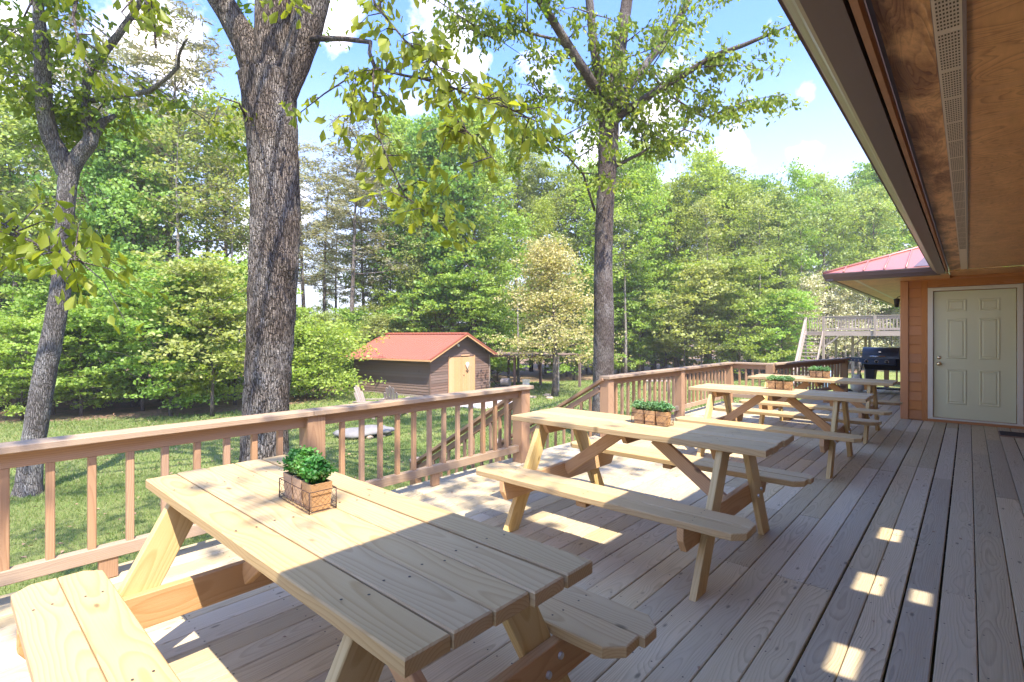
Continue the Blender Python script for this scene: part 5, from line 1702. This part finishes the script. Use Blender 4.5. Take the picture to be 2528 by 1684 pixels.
for k in range(9):
    a = k * .7; rx, ry = .66 * math.cos(a), .42 * math.sin(a)
    r_ = rgs.uniform(.08, .14); prof = [(0, -.02), (r_, .0), (r_ * 1.1, r_ * .5), (r_ * .7, r_ * .9), (0, r_ * 1.0)]
    put('rock', MB().lathe(prof, 7, Matrix.Translation((rx, ry, 0)) @ Matrix.Rotation(k, 4, 'Z') @ Matrix.Diagonal((1, rgs.uniform(.6, 1.2), 1, 1))).mesh('rock'), M_STONE2, slab)

# weathered garden bench far across the lawn, right of the maple
c = at(1622, 950, 29); gb = thing('garden_table', 'weathered low wooden table far across the lawn behind the railing', 'table', (c.x, c.y, gz(c.x, c.y)), .5)
board('top', (-.75, 0, .55), (.75, 0, .55), .5, .05, M_OLD, gb)
for x in (-.55, .55): board('leg', (x, 0, 0), (x, 0, .53), .4, .06, M_OLD, gb, up=(1, 0, 0))
# rock ring at the foot of the tan tree
c = at(1345, 977, 26.0)
for k in range(5):
    q = c + Vector((rgs.uniform(-1.0, .6), rgs.uniform(-.6, .5), 0)); r_ = rgs.uniform(.12, .25)
    o = thing('field_stone', 'tan field stone lying at the foot of the tan-leaved tree', 'stone', (q.x, q.y, gz(q.x, q.y) - .03), k, 'field stones round the tan-leaved tree')
    put('stone_body', MB().lathe([(0, 0), (r_, 0), (r_ * 1.15, r_ * .3), (r_ * .7, r_ * .6), (0, r_ * .65)], 8).mesh('stone_body'), M_STONE2, o)

# ------------------------------------------------------------------ raised platform at the right
up = thing('raised_platform', 'tall weathered wooden platform with railing and open stairs by the trees', 'platform', (-7.0, 38.0, 0))
FZ = 1.62; ZG = gz(-7, 38)
PL = 8.6
for i in range(int(PL / .3)):
    pass
board('fascia', (0, 0, FZ - .14), (PL, 0, FZ - .14), .28, .05, M_OLD, up, up=(0, 1, 0))
board('fascia', (0, 0.02, FZ - .14), (0, 4, FZ - .14), .28, .05, M_OLD, up, up=(1, 0, 0))
for i in range(27): board('floor_plank', (.08, .1 + i * .148, FZ + .02), (PL, .1 + i * .148, FZ + .02), .14, .035, M_OLD, up)
for x in (0.02, 2.75, 5.5, PL): board('post', (x, -.03, ZG if x != 2.75 else FZ - .3), (x, -.03, FZ + .98), .14, .14, M_OLD, up, up=(0, 1, 0))
for x, y in ((.05, 4), (2.0, 4), (4.4, 4), (1.35, 1.8), (1.9, 3.0), (5.4, 3.9)): board('post', (x, y, ZG), (x, y, FZ - .0), .14, .14, M_OLD, up, up=(0, 1, 0))
for yv in (0, 4):
    board('handrail', (0, yv, FZ + .96), (PL, yv, FZ + .96), .14, .04, M_OLD, up)
    board('top_rail', (0, yv, FZ + .89), (PL, yv, FZ + .89), .09, .04, M_OLD, up, up=(0, 1, 0))
    board('bottom_rail', (0, yv, FZ + .16), (PL, yv, FZ + .16), .09, .04, M_OLD, up, up=(0, 1, 0))
    for i in range(48):
        x = .16 + i * .175
        if x < PL: board('baluster', (x, yv, FZ + .18), (x, yv, FZ + .86), .045, .045, M_OLD, up, up=(0, 1, 0))
board('brace', (.08, .0, FZ - 1.0), (.85, .0, FZ - .3), .09, .04, M_OLD, up, up=(0, 1, 0))
board('brace', (1.35, 1.8, FZ - .95), (2.1, 1.8, FZ - .25), .09, .04, M_OLD, up, up=(0, 1, 0))
# stairs towards the camera on the left
nst = 15
for i in range(nst):
    z = FZ - (i + 1) * (FZ - ZG) / nst; y = -.1 - i * .20
    board('tread', (-.95, y, z), (-.05, y, z), .24, .04, M_OLD, up)
for x in (-1.0, 0.0):
    board('stringer', (x, 0, FZ - .05), (x, -3.1, ZG + .1), .26, .045, M_OLD, up, up=(1, 0, 0))
board('stair_rail', (-1.0, .1, FZ + .93), (-1.0, -3.0, ZG + 1.0), .14, .05, M_OLD, up)
board('stair_rail', (-1.0, .1, FZ + .55), (-1.0, -3.0, ZG + .62), .30, .04, M_OLD, up, up=(1, 0, 0))
for q in range(2): board('post', (-1.0, -.0 - q * 3.0, ZG), (-1.0, -.0 - q * 3.0, (FZ if q == 0 else ZG) + .95), .11, .11, M_OLD, up, up=(0, 1, 0))
board('handrail', (-1.0, .6, FZ + .9), (0, .6, FZ + .9), .1, .04, M_OLD, up)
for i in range(6): board('baluster', (-.9 + i * .15, .6, FZ + .05), (-.9 + i * .15, .6, FZ + .88), .045, .045, M_OLD, up, up=(0, 1, 0))
board('floor_beam', (-1.05, .45, FZ - .1), (0, .45, FZ - .1), .24, .05, M_OLD, up, up=(0, 1, 0))
bk = thing('blue_barrel', 'pale blue plastic drum by the platform stairs', 'barrel', (*at(2042, 900, 31).xy, 0)); bk.location.z = gz(bk.location.x, bk.location.y) + .0
put('barrel_body', MB().lathe([(0, 0), (.28, 0), (.30, .05), (.30, .4), (.31, .45), (.30, .5), (.30, .9), (.27, .97), (0, .98)], 18).mesh('barrel_body'), M_BLUE, bk)
put('barrel_lid', MB().lathe([(.0, 1.0), (.25, 1.0), (.27, .975)], 18).mesh('barrel_lid'), M_BLUE, bk)

# ------------------------------------------------------------------ air: closed box of thin pale haze round camera and scene
hm, hnt, hout = new_mat('air_haze')
vp = hnt.nodes.new('ShaderNodeVolumePrincipled')
vp.inputs['Color'].default_value = (1.0, .985, .95, 1)
vp.inputs['Density'].default_value = HAZE
vp.inputs['Anisotropy'].default_value = 0.2
hnt.links.new(vp.outputs[0], hout.inputs['Volume'])
put('haze', MB().box((-620, -420, -12), (520, 720, 26)).mesh('haze'), hm, kind='stuff', label='thin pale summer air paling the far trees', cat='haze')
